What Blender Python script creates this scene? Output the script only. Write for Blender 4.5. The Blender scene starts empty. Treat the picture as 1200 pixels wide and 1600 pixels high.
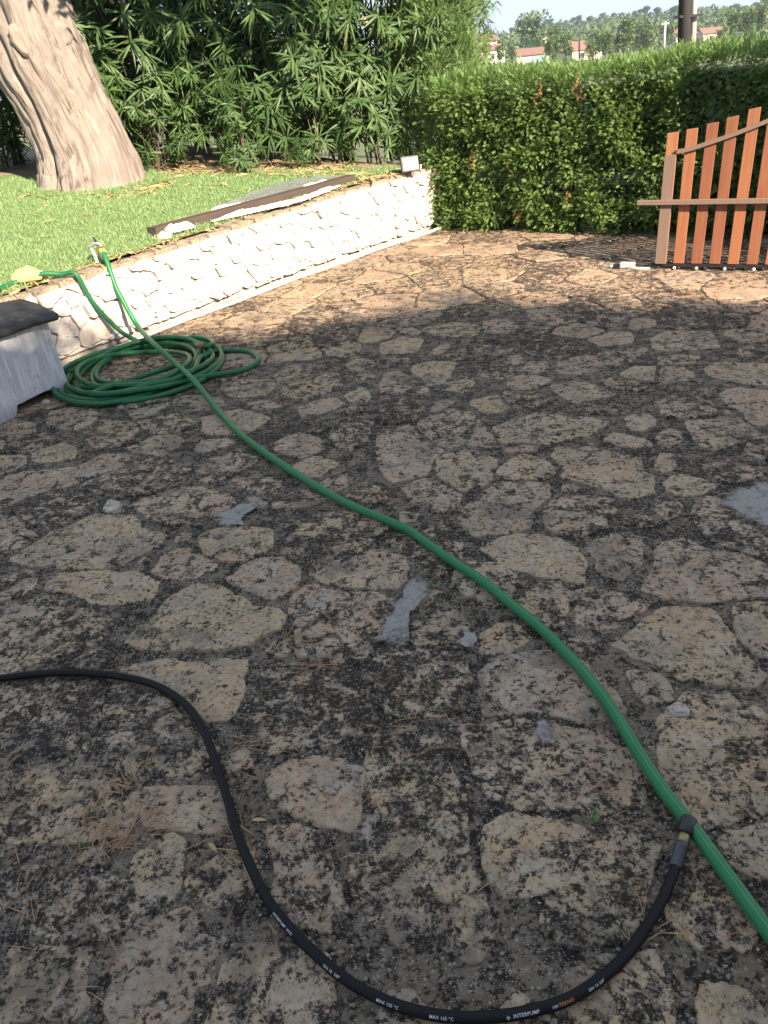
import bpy, bmesh, math, random
import numpy as np
from mathutils import Vector, Matrix, noise as mnoise
random.seed(7); RNG = np.random.default_rng(7)
S = bpy.context.scene
COL = S.collection

# ------------------------------------------------------------------ camera
F_PX, CAM_H = 1202.0, 1.55                       # focal length in photo pixels, eye height
_d = np.array([199, -2070, -1202.0]); _d /= np.linalg.norm(_d)
_z = -_d; _f = np.array([0, 0, -1.0]); _y = _f - _z * _f.dot(_z); _y /= np.linalg.norm(_y)
RC = np.array([np.cross(_y, _z), _y, _z])        # world = RC @ camera
cam = bpy.data.cameras.new('camera'); cam_o = bpy.data.objects.new('camera', cam); COL.objects.link(cam_o)
cam.sensor_fit = 'VERTICAL'; cam.sensor_height = 24; cam.lens = 24 * F_PX / 1600
cam.clip_start = 0.05; cam.clip_end = 5000
m4 = Matrix([list(RC[0]) + [0], list(RC[1]) + [0], list(RC[2]) + [CAM_H], [0, 0, 0, 1]])
cam_o.matrix_world = m4
S.camera = cam_o

# ------------------------------------------------------------------ sky, sun, exposure
SUN_EL = math.radians(31.5)
SUN_H = np.array([0.53, -0.848])                  # horizontal direction towards the sun
W = bpy.data.worlds.new('World'); S.world = W; W.use_nodes = True
wn = W.node_tree.nodes; bg = wn['Background']
sky = wn.new('ShaderNodeTexSky'); sky.sky_type = 'NISHITA'; sky.sun_disc = False
sky.sun_elevation = SUN_EL; sky.sun_rotation = math.atan2(SUN_H[0], SUN_H[1])
sky.air_density = 1.0; sky.dust_density = 0.6; sky.ozone_density = 1.5
hz_ = wn.new('ShaderNodeMix'); hz_.data_type = 'RGBA'; hz_.inputs[0].default_value = 0.92
W.node_tree.links.new(sky.outputs[0], hz_.inputs[6]); hz_.inputs[7].default_value = (1.18, 1.82, 2.95, 1)     # thin even summer haze over the blue
W.node_tree.links.new(hz_.outputs[2], bg.inputs[0]); bg.inputs[1].default_value = 0.15
sun = bpy.data.lights.new('sun', 'SUN'); sun_o = bpy.data.objects.new('sun', sun); COL.objects.link(sun_o)
sun.energy = 4.4; sun.angle = math.radians(0.6); sun.color = (1.0, 0.97, 0.93)
sdir = Vector((-SUN_H[0] * math.cos(SUN_EL), -SUN_H[1] * math.cos(SUN_EL), -math.sin(SUN_EL)))
sun_o.rotation_euler = sdir.to_track_quat('-Z', 'Y').to_euler()
S.view_settings.view_transform = 'Standard'; S.view_settings.look = 'None'
S.view_settings.exposure = 1.68; S.view_settings.gamma = 1.0
S.view_settings.use_white_balance = True; S.view_settings.white_balance_temperature = 8700; S.view_settings.white_balance_tint = 17

# ------------------------------------------------------------------ pixel -> place helpers
def ray(x, y):
    v = RC @ np.array([x - 600, -(y - 800), -F_PX]); return v / np.linalg.norm(v)
def g(x, y, z=0.0):
    r = ray(x, y); return np.array([0, 0, CAM_H]) + r * ((z - CAM_H) / r[2])
def at_depth(x, y, Y):
    r = ray(x, y); return np.array([0, 0, CAM_H]) + r * (Y / r[1])
def proj(p):
    v = RC.T @ (np.array(p) - [0, 0, CAM_H]); return 600 + F_PX * v[0] / -v[2], 800 - F_PX * v[1] / -v[2]
def z_on(base, y):
    lo, hi = -1, 6
    for _ in range(40):
        m = (lo + hi) / 2
        if proj([base[0], base[1], m])[1] > y: lo = m
        else: hi = m
    return lo

# ------------------------------------------------------------------ object helpers
def tag(o, label=None, cat=None, group=None, kind=None):
    if label: o['label'] = label
    if cat: o['category'] = cat
    if group: o['group'] = group
    if kind: o['kind'] = kind
    return o
def empty(name, loc=(0, 0, 0), parent=None):
    o = bpy.data.objects.new(name, None); COL.objects.link(o); o.location = loc
    o.empty_display_size = 0.1
    if parent: o.parent = parent
    return o
def link(name, me, mat=None, parent=None, loc=(0, 0, 0)):
    o = bpy.data.objects.new(name, me); COL.objects.link(o); o.location = loc
    if mat and not me.materials: me.materials.append(mat)
    if parent: o.parent = parent
    return o
def pyobj(name, v, f, mat=None, parent=None, smooth=False, loc=(0, 0, 0)):
    me = bpy.data.meshes.new(name); me.from_pydata([tuple(map(float, q)) for q in v], [], f); me.update()
    if smooth: me.polygons.foreach_set('use_smooth', [True] * len(me.polygons))
    return link(name, me, mat, parent, loc)
def fast(name, V, Q, mat=None, parent=None, smooth=False):
    """V (n,3) floats, Q list of (m,k) int arrays with k = 3 or 4"""
    me = bpy.data.meshes.new(name)
    me.vertices.add(len(V)); me.vertices.foreach_set('co', np.asarray(V, np.float32).ravel())
    idx = np.concatenate([q.ravel() for q in Q]); cnt = np.concatenate([np.full(len(q), q.shape[1]) for q in Q])
    st = np.concatenate([[0], np.cumsum(cnt)[:-1]])
    me.loops.add(len(idx)); me.loops.foreach_set('vertex_index', idx.astype(np.int32))
    me.polygons.add(len(cnt)); me.polygons.foreach_set('loop_start', st.astype(np.int32))
    me.polygons.foreach_set('loop_total', cnt.astype(np.int32))
    if smooth: me.polygons.foreach_set('use_smooth', np.ones(len(cnt), bool))
    me.update(); me.validate()
    return link(name, me, mat, parent)
def box(name, size, loc, mat, parent=None, rot=(0, 0, 0), bevel=0.0, taper=1.0, jitter=0.0):
    bm = bmesh.new(); bmesh.ops.create_cube(bm, size=1)
    for v in bm.verts:
        k = taper if v.co.z > 0 else 1.0
        v.co = Vector((v.co.x * size[0] * k, v.co.y * size[1] * k, v.co.z * size[2]))
    if bevel: bmesh.ops.bevel(bm, geom=list(bm.edges), offset=bevel, segments=2, affect='EDGES', profile=0.6)
    if jitter:
        for v in bm.verts: v.co += Vector([random.uniform(-jitter, jitter) for _ in range(3)])
    me = bpy.data.meshes.new(name); bm.to_mesh(me); bm.free()
    o = link(name, me, mat, parent, loc); o.rotation_euler = rot; return o
def catmull(P, step):
    P = [np.array(p, float) for p in P]; P = [2 * P[0] - P[1]] + P + [2 * P[-1] - P[-2]]
    out = []
    for i in range(1, len(P) - 2):
        a, b, c, d = P[i - 1:i + 3]; n = max(2, int(np.linalg.norm(c - b) / step))
        for t in np.arange(n) / n:
            out.append(0.5 * (2 * b + (c - a) * t + (2 * a - 5 * b + 4 * c - d) * t * t + (3 * b - a - 3 * c + d) * t ** 3))
    out.append(P[-2]); return np.array(out)
def tube_mesh(name, P, rad, seg=12, cap=True):
    """swept tube with uv = (arc length, angle from the top)"""
    P = np.asarray(P); n = len(P); rad = np.broadcast_to(np.asarray(rad, float), (n,))
    T = np.gradient(P, axis=0); T /= np.linalg.norm(T, axis=1)[:, None] + 1e-9
    U = np.zeros_like(T)
    u = np.array([0, 0, 1.0]) - T[0] * T[0][2]
    if np.linalg.norm(u) < 1e-3: u = np.array([1.0, 0, 0]) - T[0] * T[0][0]
    for i in range(n):
        up = np.array([0, 0, 1.0]) - T[i] * T[i][2]; w = min(1, np.linalg.norm(up)) ** 2
        u = u - T[i] * u.dot(T[i]); u /= np.linalg.norm(u)
        u = u * (1 - 0.5 * w) + 0.5 * w * up / (np.linalg.norm(up) + 1e-9); u /= np.linalg.norm(u) + 1e-9; U[i] = u
    R = np.cross(T, U)
    arc = np.concatenate([[0], np.cumsum(np.linalg.norm(np.diff(P, axis=0), axis=1))])
    a = np.arange(seg) / seg * 2 * math.pi
    V = (P[:, None] + rad[:, None, None] * (np.cos(a)[None, :, None] * U[:, None] + np.sin(a)[None, :, None] * R[:, None])).reshape(-1, 3)
    f = []; uv = []
    for i in range(n - 1):
        for j in range(seg):
            k = (j + 1) % seg
            f.append((i * seg + j, i * seg + k, (i + 1) * seg + k, (i + 1) * seg + j))
            v0, v1 = j / seg, (j + 1) / seg
            uv += [arc[i], v0, arc[i], v1, arc[i + 1], v1, arc[i + 1], v0]
    if cap:
        f += [tuple(range(seg))[::-1], tuple((n - 1) * seg + j for j in range(seg))]; uv += [0, 0] * (2 * seg)
    me = bpy.data.meshes.new(name); me.from_pydata(V.tolist(), [], f); me.update()
    l = me.uv_layers.new(name='UVMap'); l.data.foreach_set('uv', uv)
    me.polygons.foreach_set('use_smooth', [True] * len(me.polygons))
    return me, (P, T, U, R, arc)
def lathe(name, prof, mat, parent=None, loc=(0, 0, 0), axis=(0, 0, 1), seg=16):
    v = []; f = []
    for (r, z) in prof:
        for j in range(seg):
            a = 2 * math.pi * j / seg; v.append((r * math.cos(a), r * math.sin(a), z))
    for i in range(len(prof) - 1):
        for j in range(seg):
            k = (j + 1) % seg; f.append((i * seg + j, i * seg + k, (i + 1) * seg + k, (i + 1) * seg + j))
    f += [tuple(range(seg))[::-1], tuple((len(prof) - 1) * seg + j for j in range(seg))]
    q = Vector(axis).to_track_quat('Z', 'Y')
    o = pyobj(name, [q @ Vector(p) for p in v], f, mat, parent, True, loc); return o
def copy_tree(o, parent=None):
    c = o.copy(); COL.objects.link(c)
    if parent: c.parent = parent
    for ch in list(o.children): copy_tree(ch, c)
    return c
def fbm(x, y, z=0.0, o=4):
    return mnoise.fractal(Vector((x, y, z)), 1.0, 2.0, o)

# ------------------------------------------------------------------ materials
class NB:
    def __init__(s, name):
        s.m = bpy.data.materials.new(name); s.m.use_nodes = True; s.t = s.m.node_tree; s.n = s.t.nodes
        s.p = s.n['Principled BSDF']; s.out = s.n['Material Output']
        s.p.inputs['Roughness'].default_value = 0.85
    def add(s, ty, **k):
        q = s.n.new(ty)
        for a, b in k.items(): setattr(q, a, b)
        return q
    def set(s, sock, v):
        if hasattr(v, 'links') or isinstance(v, bpy.types.NodeSocket): s.t.links.new(v, sock)
        else: sock.default_value = v
    def obj(s): return s.add('ShaderNodeTexCoord').outputs['Object']
    def gen(s): return s.add('ShaderNodeTexCoord').outputs['Generated']
    def uv(s): return s.add('ShaderNodeTexCoord').outputs['UV']
    def rnd(s): return s.add('ShaderNodeObjectInfo').outputs['Random']
    def island(s): return s.add('ShaderNodeNewGeometry').outputs['Random Per Island']
    def mapv(s, v, loc=(0, 0, 0), sc=(1, 1, 1), rot=(0, 0, 0)):
        q = s.add('ShaderNodeMapping'); s.set(q.inputs[0], v); q.inputs[1].default_value = loc
        q.inputs[2].default_value = rot; q.inputs[3].default_value = sc; return q.outputs[0]
    def noise(s, v, sc, d=4, r=0.6, dist=0.0):
        q = s.add('ShaderNodeTexNoise'); s.set(q.inputs['Vector'], v); q.inputs['Scale'].default_value = sc
        q.inputs['Detail'].default_value = d; q.inputs['Roughness'].default_value = r; q.inputs['Distortion'].default_value = dist
        return q.outputs[0]
    def voro(s, v, sc, feat='F1', out=0):
        q = s.add('ShaderNodeTexVoronoi', feature=feat); s.set(q.inputs['Vector'], v); q.inputs['Scale'].default_value = sc
        return q.outputs[out]
    def math(s, op, a, b=0.0, c=None):
        q = s.add('ShaderNodeMath', operation=op); s.set(q.inputs[0], a); s.set(q.inputs[1], b)
        if c is not None: s.set(q.inputs[2], c)
        return q.outputs[0]
    def ramp(s, v, lo, hi):
        q = s.add('ShaderNodeMapRange', interpolation_type='SMOOTHSTEP'); s.set(q.inputs[0], v)
        q.inputs[1].default_value = lo; q.inputs[2].default_value = hi; return q.outputs[0]
    def cols(s, v, stops, interp='LINEAR'):
        q = s.add('ShaderNodeValToRGB'); q.color_ramp.interpolation = interp; e = q.color_ramp.elements
        while len(e) > 1: e.remove(e[-1])
        e[0].position = stops[0][0]; e[0].color = (*stops[0][1], 1)
        for p, c in stops[1:]:
            k = e.new(p); k.color = (*c, 1)
        s.set(q.inputs[0], v); return q.outputs[0]
    def mix(s, f, a, b, mode='MIX'):
        q = s.add('ShaderNodeMix', data_type='RGBA', blend_type=mode); s.set(q.inputs[0], f)
        s.set(q.inputs[6], a if not isinstance(a, tuple) else (*a, 1)); s.set(q.inputs[7], b if not isinstance(b, tuple) else (*b, 1))
        return q.outputs[2]
    def base(s, c): s.set(s.p.inputs['Base Color'], c if not isinstance(c, tuple) else (*c, 1)); return s
    def rough(s, r): s.set(s.p.inputs['Roughness'], r); return s
    def bump(s, h, strength=0.5, dist=0.01):
        q = s.add('ShaderNodeBump'); q.inputs['Strength'].default_value = strength; q.inputs['Distance'].default_value = dist
        s.set(q.inputs['Height'], h); s.t.links.new(q.outputs[0], s.p.inputs['Normal']); return s
    def translucent(s, col, fac):
        t = s.add('ShaderNodeBsdfTranslucent'); s.set(t.inputs[0], col if not isinstance(col, tuple) else (*col, 1))
        x = s.add('ShaderNodeMixShader'); x.inputs[0].default_value = fac
        s.t.links.new(s.p.outputs[0], x.inputs[1]); s.t.links.new(t.outputs[0], x.inputs[2]); s.t.links.new(x.outputs[0], s.out.inputs[0]); return s

def plain(name, col, rough=0.6, metal=0.0, var=0.12, sc=8, bump=0.0):
    b = NB(name); n = b.noise(b.obj(), sc, 5, .65)
    b.base(b.mix(n, tuple(c * (1 - var) for c in col), tuple(min(1, c * (1 + var)) for c in col))).rough(rough)
    b.p.inputs['Metallic'].default_value = metal
    if bump: b.bump(n, bump, .01)
    return b.m
def leaf_mat(name, stops, trans, rough=0.45, tf=0.3, sc=1.3):
    b = NB(name); v = b.math('ADD', b.math('MULTIPLY', b.island(), .65), b.math('MULTIPLY', b.noise(b.obj(), sc, 3), .45))
    c = b.cols(v, stops); b.base(c).rough(rough); b.p.inputs['Specular IOR Level'].default_value = .4
    b.translucent(b.mix(.6, c, trans), tf); return b.m

def lichen_ground(name, base_stops, dark_bias, film, pebbles=0.35, bumpd=.008):
    b = NB(name); co = b.obj()
    nA = b.noise(b.mapv(co, (4.3, 2.1, 0)), 1.7, 4, .6); nB = b.noise(co, 17, 10, .76, .4); nC = b.noise(b.mapv(co, (3, 1, 7)), 70, 8, .74); nD = b.noise(co, 290, 5, .75)
    nE = b.noise(b.mapv(co, (9, 4, 2)), 5.0, 9, .72); nF = b.noise(b.mapv(co, (1, 7, 5)), 3.2, 6, .68, .5)
    rnd = b.rnd()
    sh = b.math('MULTIPLY_ADD', b.math('SUBTRACT', nA, .5), .26, dark_bias)
    sh = b.math('ADD', sh, b.math('MULTIPLY', b.math('SUBTRACT', b.math('FRACT', b.math('MULTIPLY', rnd, 7.3)), .5), .11))
    lich = b.ramp(b.math('ADD', nB, sh), .525, .60)
    spots = b.ramp(b.math('ADD', nC, b.math('MULTIPLY_ADD', b.math('SUBTRACT', nB, .5), .7, b.math('MULTIPLY', sh, .8))), .535, .60)
    fine = b.ramp(b.math('ADD', nD, b.math('MULTIPLY', b.math('SUBTRACT', nC, .5), .7)), .555, .64)
    pale = b.ramp(b.math('SUBTRACT', nD, b.math('MULTIPLY', b.math('SUBTRACT', nC, .5), .5)), .56, .66)
    c = b.cols(b.math('ADD', b.math('MULTIPLY', rnd, .55), b.math('MULTIPLY', b.ramp(nE, .3, .7), .45)), base_stops)
    c = b.mix(b.math('MULTIPLY', b.ramp(nF, .48, .66), .7), c, b.mix(.55, c, (.34, .19, .10)))       # rusty tint
    c = b.mix(b.math('MULTIPLY', b.ramp(b.noise(b.mapv(co, (2, 9, 1)), 7.5, 9, .74), .42, .62), .8), c, film)                                                          # grey weathering film
    c = b.mix(b.math('MULTIPLY', b.ramp(nC, .35, .65), .6), c, b.mix(.6, c, (.14, .11, .08)))
    crust = b.ramp(b.math('ADD', b.noise(b.mapv(co, (6, 5, 8)), 3.6, 10, .72, .3), b.math('MULTIPLY', b.math('SUBTRACT', b.math('FRACT', b.math('MULTIPLY', rnd, 3.7)), .5), .07)), .53, .60)
    c = b.mix(b.math('MULTIPLY', crust, .8), c, b.mix(nC, (.12, .103, .085), (.25, .212, .175)))          # cement and dirt crust over stone and joint alike
    c = b.mix(b.math('MULTIPLY', pale, .35), c, (.46, .43, .38))
    wl = b.ramp(b.noise(b.mapv(co, (5, 8, 3)), 15, 9, .76), .565, .64)
    c = b.mix(b.math('MULTIPLY', wl, .65), c, b.mix(nC, (.30, .285, .26), (.60, .57, .52)))           # pale lichen
    c = b.mix(b.math('MULTIPLY', lich, .74), c, b.mix(b.ramp(nC, .35, .65), (.075, .066, .058), (.018, .017, .016)))
    c = b.mix(b.math('MULTIPLY', spots, .85), c, (.014, .013, .013))
    c = b.mix(b.math('MULTIPLY', fine, .6), c, (.028, .025, .022))
    h = b.math('ADD', b.math('MULTIPLY', nB, 1.0), b.math('ADD', b.math('MULTIPLY', nC, .6), b.math('MULTIPLY', nD, .30)))
    for sc_, lo in ((85, .70), (190, .62)):
        pv = b.voro(co, sc_); pc = b.voro(co, sc_, out=1)
        sel = b.math('MULTIPLY', b.ramp(pv, .45, .28), b.ramp(pc, lo, lo + .06))
        c = b.mix(b.math('MULTIPLY', sel, pebbles), c, b.mix(nD, (.22, .20, .18), (.48, .45, .40)))
        h = b.math('ADD', h, b.math('MULTIPLY', sel, .25 * pebbles))
    c = b.mix(1.0, c, (1.0, .915, .83), 'MULTIPLY')                                                      # iron-stained warm limestone
    b.base(c).rough(.9); b.p.inputs['Specular IOR Level'].default_value = .2
    b.bump(h, .9, bumpd); return b.m

STONE = lichen_ground('paving limestone', [(.0, (.38, .345, .305)), (.2, (.48, .395, .30)), (.38, (.53, .385, .24)), (.55, (.51, .415, .32)), (.7, (.48, .325, .23)), (.85, (.44, .395, .34)), (1, (.50, .36, .23))], .035, (.32, .27, .22))
MORTAR = lichen_ground('paving mortar', [(0, (.18, .155, .128)), (.5, (.225, .19, .158)), (1, (.29, .242, .20))], .022, (.155, .13, .104), .75, .012)
PALE = lichen_ground('pale limestone chip', [(0, (.55, .53, .48)), (1, (.6, .57, .5))], -.12, (.48, .46, .42))
b = NB('cement patch'); n = b.noise(b.obj(), 40, 8, .75); n2 = b.noise(b.obj(), 9, 5, .6)
b.base(b.mix(b.ramp(b.math('ADD', n, b.math('MULTIPLY', n2, .5)), .72, .92), (.25, .232, .208), (.12, .106, .092))).bump(n, .4, .004)
at_ = b.add('ShaderNodeAttribute', attribute_name='cover'); tr = b.add('ShaderNodeBsdfTransparent'); x = b.add('ShaderNodeMixShader')
b.set(x.inputs[0], b.ramp(b.math('ADD', b.math('MULTIPLY', at_.outputs['Fac'], .5), b.noise(b.obj(), 24, 9, .78)), .64, .90))
b.t.links.new(tr.outputs[0], x.inputs[1]); b.t.links.new(b.p.outputs[0], x.inputs[2]); b.t.links.new(x.outputs[0], b.out.inputs[0]); CEMENT = b.m
b = NB('wall limestone'); co = b.obj(); n = b.noise(co, 9, 7, .68); n2 = b.noise(co, 45, 5, .7); r_ = b.rnd()
c = b.cols(b.math('ADD', b.math('MULTIPLY', r_, .7), b.math('MULTIPLY', n, .4)), [(0, (.52, .475, .43)), (.35, (.62, .59, .55)), (.6, (.55, .475, .40)), (.8, (.64, .61, .57)), (1, (.46, .37, .30))])
c = b.mix(b.math('MULTIPLY', b.ramp(n2, .56, .7), .45), c, (.36, .30, .24))
b.base(c).bump(b.math('ADD', n, b.math('MULTIPLY', n2, .4)), .7, .02); WALLSTONE = b.m
b = NB('crest stone'); n = b.noise(b.obj(), 12, 8, .72); n2 = b.noise(b.obj(), 60, 5, .7)
b.base(b.mix(b.ramp(n2, .45, .65), b.mix(n, (.26, .19, .13), (.52, .42, .32)), (.17, .125, .085))).bump(b.math('ADD', n, n2), .9, .02); CAPSTONE = b.m
b = NB('wall mortar'); n = b.noise(b.obj(), 30, 6, .7)
b.base(b.mix(n, (.24, .22, .20), (.50, .47, .43))).bump(n, .8, .015); WALLMORTAR = b.m
b = NB('soil and dry litter'); n = b.noise(b.obj(), 14, 8, .75); n2 = b.noise(b.mapv(b.obj(), (2, 2, 2)), 60, 5, .7)
b.base(b.mix(b.ramp(n2, .4, .65), b.mix(n, (.10, .075, .05), (.30, .23, .15)), (.40, .31, .19))).bump(n2, .8, .02); SOIL = b.m
b = NB('lawn soil'); n = b.noise(b.obj(), 3, 6, .7); n2 = b.noise(b.obj(), 70, 5, .7)
b.base(b.mix(n2, b.mix(n, (.09, .15, .045), (.16, .22, .08)), (.17, .24, .09))).bump(n2, .8, .02); LAWN = b.m
b = NB('field ground'); n = b.noise(b.obj(), .05, 8, .7)
b.base(b.mix(n, (.06, .09, .035), (.15, .14, .07))); FIELD = b.m
GRASS = leaf_mat('grass blades', [(0, (.13, .25, .10)), (.5, (.20, .34, .15)), (.85, (.28, .41, .20)), (1, (.44, .43, .26))], (.34, .54, .22), .5, .35, 2.5)
OLEANDER = leaf_mat('oleander leaves', [(0, (.022, .060, .018)), (.5, (.042, .10, .028)), (.85, (.075, .15, .045)), (1, (.18, .21, .06))], (.13, .24, .05), .55, .18)
HEDGE = leaf_mat('conifer sprays', [(0, (.055, .115, .032)), (.5, (.105, .195, .052)), (.9, (.16, .255, .072)), (1, (.22, .275, .09))], (.22, .42, .09), .55, .32, 2.2)
HEDGETOP = leaf_mat('young conifer shoots', [(0, (.07, .16, .05)), (.5, (.12, .23, .07)), (1, (.19, .29, .10))], (.34, .52, .14), .5, .35, 2.2)
CYPRESS = leaf_mat('feathery conifer sprays', [(0, (.07, .14, .05)), (.5, (.12, .22, .075)), (1, (.20, .29, .11))], (.26, .42, .12), .5, .3, 2.0)
DEADLEAF = leaf_mat('dead foliage', [(0, (.24, .12, .05)), (.5, (.36, .20, .09)), (1, (.45, .28, .13))], (.4, .22, .08), .7, .2)
DRY = leaf_mat('dry leaves', [(0, (.34, .22, .10)), (.5, (.46, .33, .16)), (1, (.58, .44, .24))], (.4, .28, .1), .7, .15, 6)
NEEDLE = leaf_mat('pine needles', [(0, (.20, .085, .04)), (.5, (.33, .16, .075)), (1, (.45, .27, .14))], (.2, .1, .05), .6, .1, 6)
FARLEAF = leaf_mat('distant foliage', [(0, (.045, .09, .035)), (.5, (.08, .14, .05)), (1, (.15, .20, .075))], (.12, .2, .05), .6, .25, .05)
FARLEAF2 = leaf_mat('distant pine foliage', [(0, (.03, .065, .035)), (.6, (.055, .10, .045)), (1, (.085, .13, .055))], (.1, .15, .05), .6, .2, .05)
CORE = plain('dark hedge core', (.030, .026, .016), .95, 0, .5, 25)  # near-black colour stands for shaded dead growth inside the hedge
STEM = plain('brown stems', (.085, .062, .045), .85, 0, .35, 20, .4)
b = NB('pale fibrous bark'); uvb = b.uv()
s1 = b.noise(b.mapv(uvb, sc=(13, 1.1, 1)), 2.2, 9, .74, .9); s2 = b.noise(b.mapv(uvb, sc=(44, 1.5, 1)), 3.0, 8, .74, .6); s3 = b.noise(b.obj(), 2.6, 5, .6)
c = b.mix(b.ramp(s2, .3, .7), (.20, .165, .143), (.37, .325, .29)); c = b.mix(b.math('MULTIPLY', b.ramp(s1, .48, .38), .75), c, (.085, .063, .05)); c = b.mix(b.math('MULTIPLY', b.ramp(s3, .46, .66), .6), c, b.mix(s2, (.15, .125, .11), (.29, .255, .23)))
b.base(c).rough(.9).bump(b.math('ADD', b.math('MULTIPLY', s1, 1.0), b.math('MULTIPLY', s2, .7)), .9, .035); BARK = b.m
b = NB('cut knot wood'); n = b.noise(b.mapv(b.obj(), sc=(1, 1, .3)), 26, 5, .65)
b.base(b.mix(n, (.14, .115, .095), (.33, .29, .25))).bump(n, .8, .02); KNOT = b.m
b = NB('gate hardwood'); co = b.obj(); r_ = b.rnd(); w = b.noise(b.mapv(co, sc=(30, 30, 1.6)), 1.6, 6, .65, .5); w2 = b.noise(b.mapv(co, (4, 0, 0), sc=(90, 90, 2.5)), 1.5, 5, .7)
c = b.cols(b.math('ADD', b.math('MULTIPLY', r_, .6), b.math('MULTIPLY', w, .45)), [(.05, (.15, .052, .030)), (.35, (.32, .125, .060)), (.55, (.20, .072, .040)), (.75, (.29, .112, .056)), (.95, (.40, .18, .085))])
b.base(b.mix(b.math('MULTIPLY', b.ramp(w2, .5, .72), .6), c, (.20, .07, .035))).rough(.5).bump(w2, .25, .003); HARDWOOD = b.m
b = NB('weathered gate rail'); w = b.noise(b.mapv(b.obj(), sc=(60, 60, 3)), 1.5, 6, .7)
b.base(b.mix(w, (.12, .075, .055), (.24, .165, .125))).rough(.65).bump(w, .3, .003); RAILWOOD = b.m
b = NB('old sleeper wood'); w = b.noise(b.mapv(b.obj(), sc=(3, 40, 40)), 1.5, 6, .7)
b.base(b.mix(w, (.03, .024, .022), (.10, .068, .052))).rough(.85).bump(w, .7, .01); SLEEPER = b.m
def hose_mat(name, dark, light, stripe):
    b = NB(name); sx = b.add('ShaderNodeSeparateXYZ'); b.set(sx.inputs[0], b.uv()); v = sx.outputs[1]
    n = b.noise(b.obj(), 30, 5, .7); k = b.math('FRACT', b.math('MULTIPLY', v, 4.0))
    st = b.math('MULTIPLY', b.ramp(b.math('ABSOLUTE', b.math('SUBTRACT', k, .12)), .05, .02), stripe)
    c = b.mix(n, dark, tuple(x * 1.35 for x in dark)); c = b.mix(st, c, light)
    c = b.mix(b.math('MULTIPLY', b.ramp(b.noise(b.obj(), 90, 4), .6, .75), .35), c, (.10, .10, .07))
    b.base(c).rough(.46); b.p.inputs['Specular IOR Level'].default_value = .3; return b.m
GREENHOSE = hose_mat('green hose rubber', (.0, .125, .048), (.10, .34, .15), .6)
COILHOSE = hose_mat('coiled green hose rubber', (.004, .10, .04), (.07, .25, .11), .4)
b = NB('black hose rubber'); n = b.noise(b.obj(), 60, 5, .7); b.base(b.mix(n, (.0035, .004, .005), (.009, .0095, .011))).rough(b.math('MULTIPLY_ADD', n, .2, .46)); b.p.inputs['Specular IOR Level'].default_value = .18; BLACKHOSE = b.m
BLACKPL = plain('black plastic', (.014, .014, .016), .45); BRASS = plain('dull brass', (.30, .22, .11), .45, .8); WHITEINK = plain('white print', (.5, .5, .5), .6, 0, .05)
STEELGREY = plain('dark ferrule', (.05, .052, .06), .4, .3)
ORANGEINK = plain('orange print', (.50, .17, .05), .6, 0, .2, 200)
YELLOWPL = plain('yellow plastic', (.62, .36, .04), .45); TERRA = plain('orange brown plastic', (.30, .085, .045), .5)
PIPEWHITE = plain('white pvc', (.58, .58, .57), .45, 0, .08, 4); CHROME = plain('tap metal', (.62, .63, .64), .3, .85); CLEARGREEN = plain('pale green tube', (.34, .52, .38), .3)
b = NB('whitewashed concrete'); co = b.obj(); n = b.noise(b.mapv(co, sc=(9, 9, 1.3)), 2.5, 7, .7); n2 = b.noise(co, 26, 6, .7)
c = b.mix(b.ramp(n, .40, .66), (.46, .48, .50), (.70, .72, .74)); c = b.mix(b.math('MULTIPLY', b.ramp(n2, .58, .70), .6), c, (.20, .20, .19))
sz = b.add('ShaderNodeSeparateXYZ'); b.set(sz.inputs[0], co)
c = b.mix(b.math('MULTIPLY', b.ramp(b.math('ADD', sz.outputs[2], b.math('MULTIPLY', n2, .16)), .19, .06), .55), c, (.19, .175, .15))
b.base(c).rough(.85).bump(b.math('ADD', n2, n), .4, .008); WHITEWASH = b.m
b = NB('blackened slab'); n = b.noise(b.obj(), 22, 7, .7); b.base(b.mix(b.ramp(n, .55, .75), (.018, .02, .022), (.12, .12, .115))).rough(.75).bump(n, .5, .01); SLAB = b.m
CLOTH = plain('white crumpled fabric', (.80, .80, .79), .8, 0, .06, 20, .3)
b = NB('grey shade net'); b.base((.22, .25, .235)); tr = b.add('ShaderNodeBsdfTransparent'); x = b.add('ShaderNodeMixShader')
wv = b.noise(b.obj(), 140, 2, .5); b.set(x.inputs[0], b.math('MULTIPLY', b.ramp(wv, .42, .52), .9))
b.t.links.new(b.p.outputs[0], x.inputs[1]); b.t.links.new(tr.outputs[0], x.inputs[2]); b.t.links.new(x.outputs[0], b.out.inputs[0]); NET = b.m
LAMPGLARE = plain('glare white lamp panel', (.85, .85, .86), .15, 0, .02); GREYMETAL = plain('grey painted metal', (.42, .45, .47), .4, .2); BLACKMETAL = plain('black metal', (.02, .02, .022), .5, .3)  # the lamp panel's white is its glare put into the colour
SANDSTONE = plain('ochre stone', (.62, .42, .16), .85, 0, .15, 12, .4); OFFSTONE = plain('loose pale stone', (.52, .43, .33), .85, 0, .2, 14, .5)
HOUSEWHITE = plain('white render wall', (.72, .69, .64), .9, 0, .06, 1); ROOFTILE = plain('terracotta roof', (.22, .12, .088), .85, 0, .25, 3); HOUSECREAM = plain('cream render wall', (.55, .46, .36), .9, 0, .1, 1)
GLASSDARK = plain('dark window glass', (.03, .035, .045), .15); GARAGEDOOR = plain('green garage door', (.20, .34, .36), .6)
POLEWOOD = plain('dark utility pole', (.03, .03, .034), .8, 0, .3, 5, .3); POLEPALE = plain('pale concrete pole', (.42, .40, .38), .85, 0, .15, 3); FENCEGREY = plain('grey wire fence', (.30, .34, .38), .5, .3)
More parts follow.
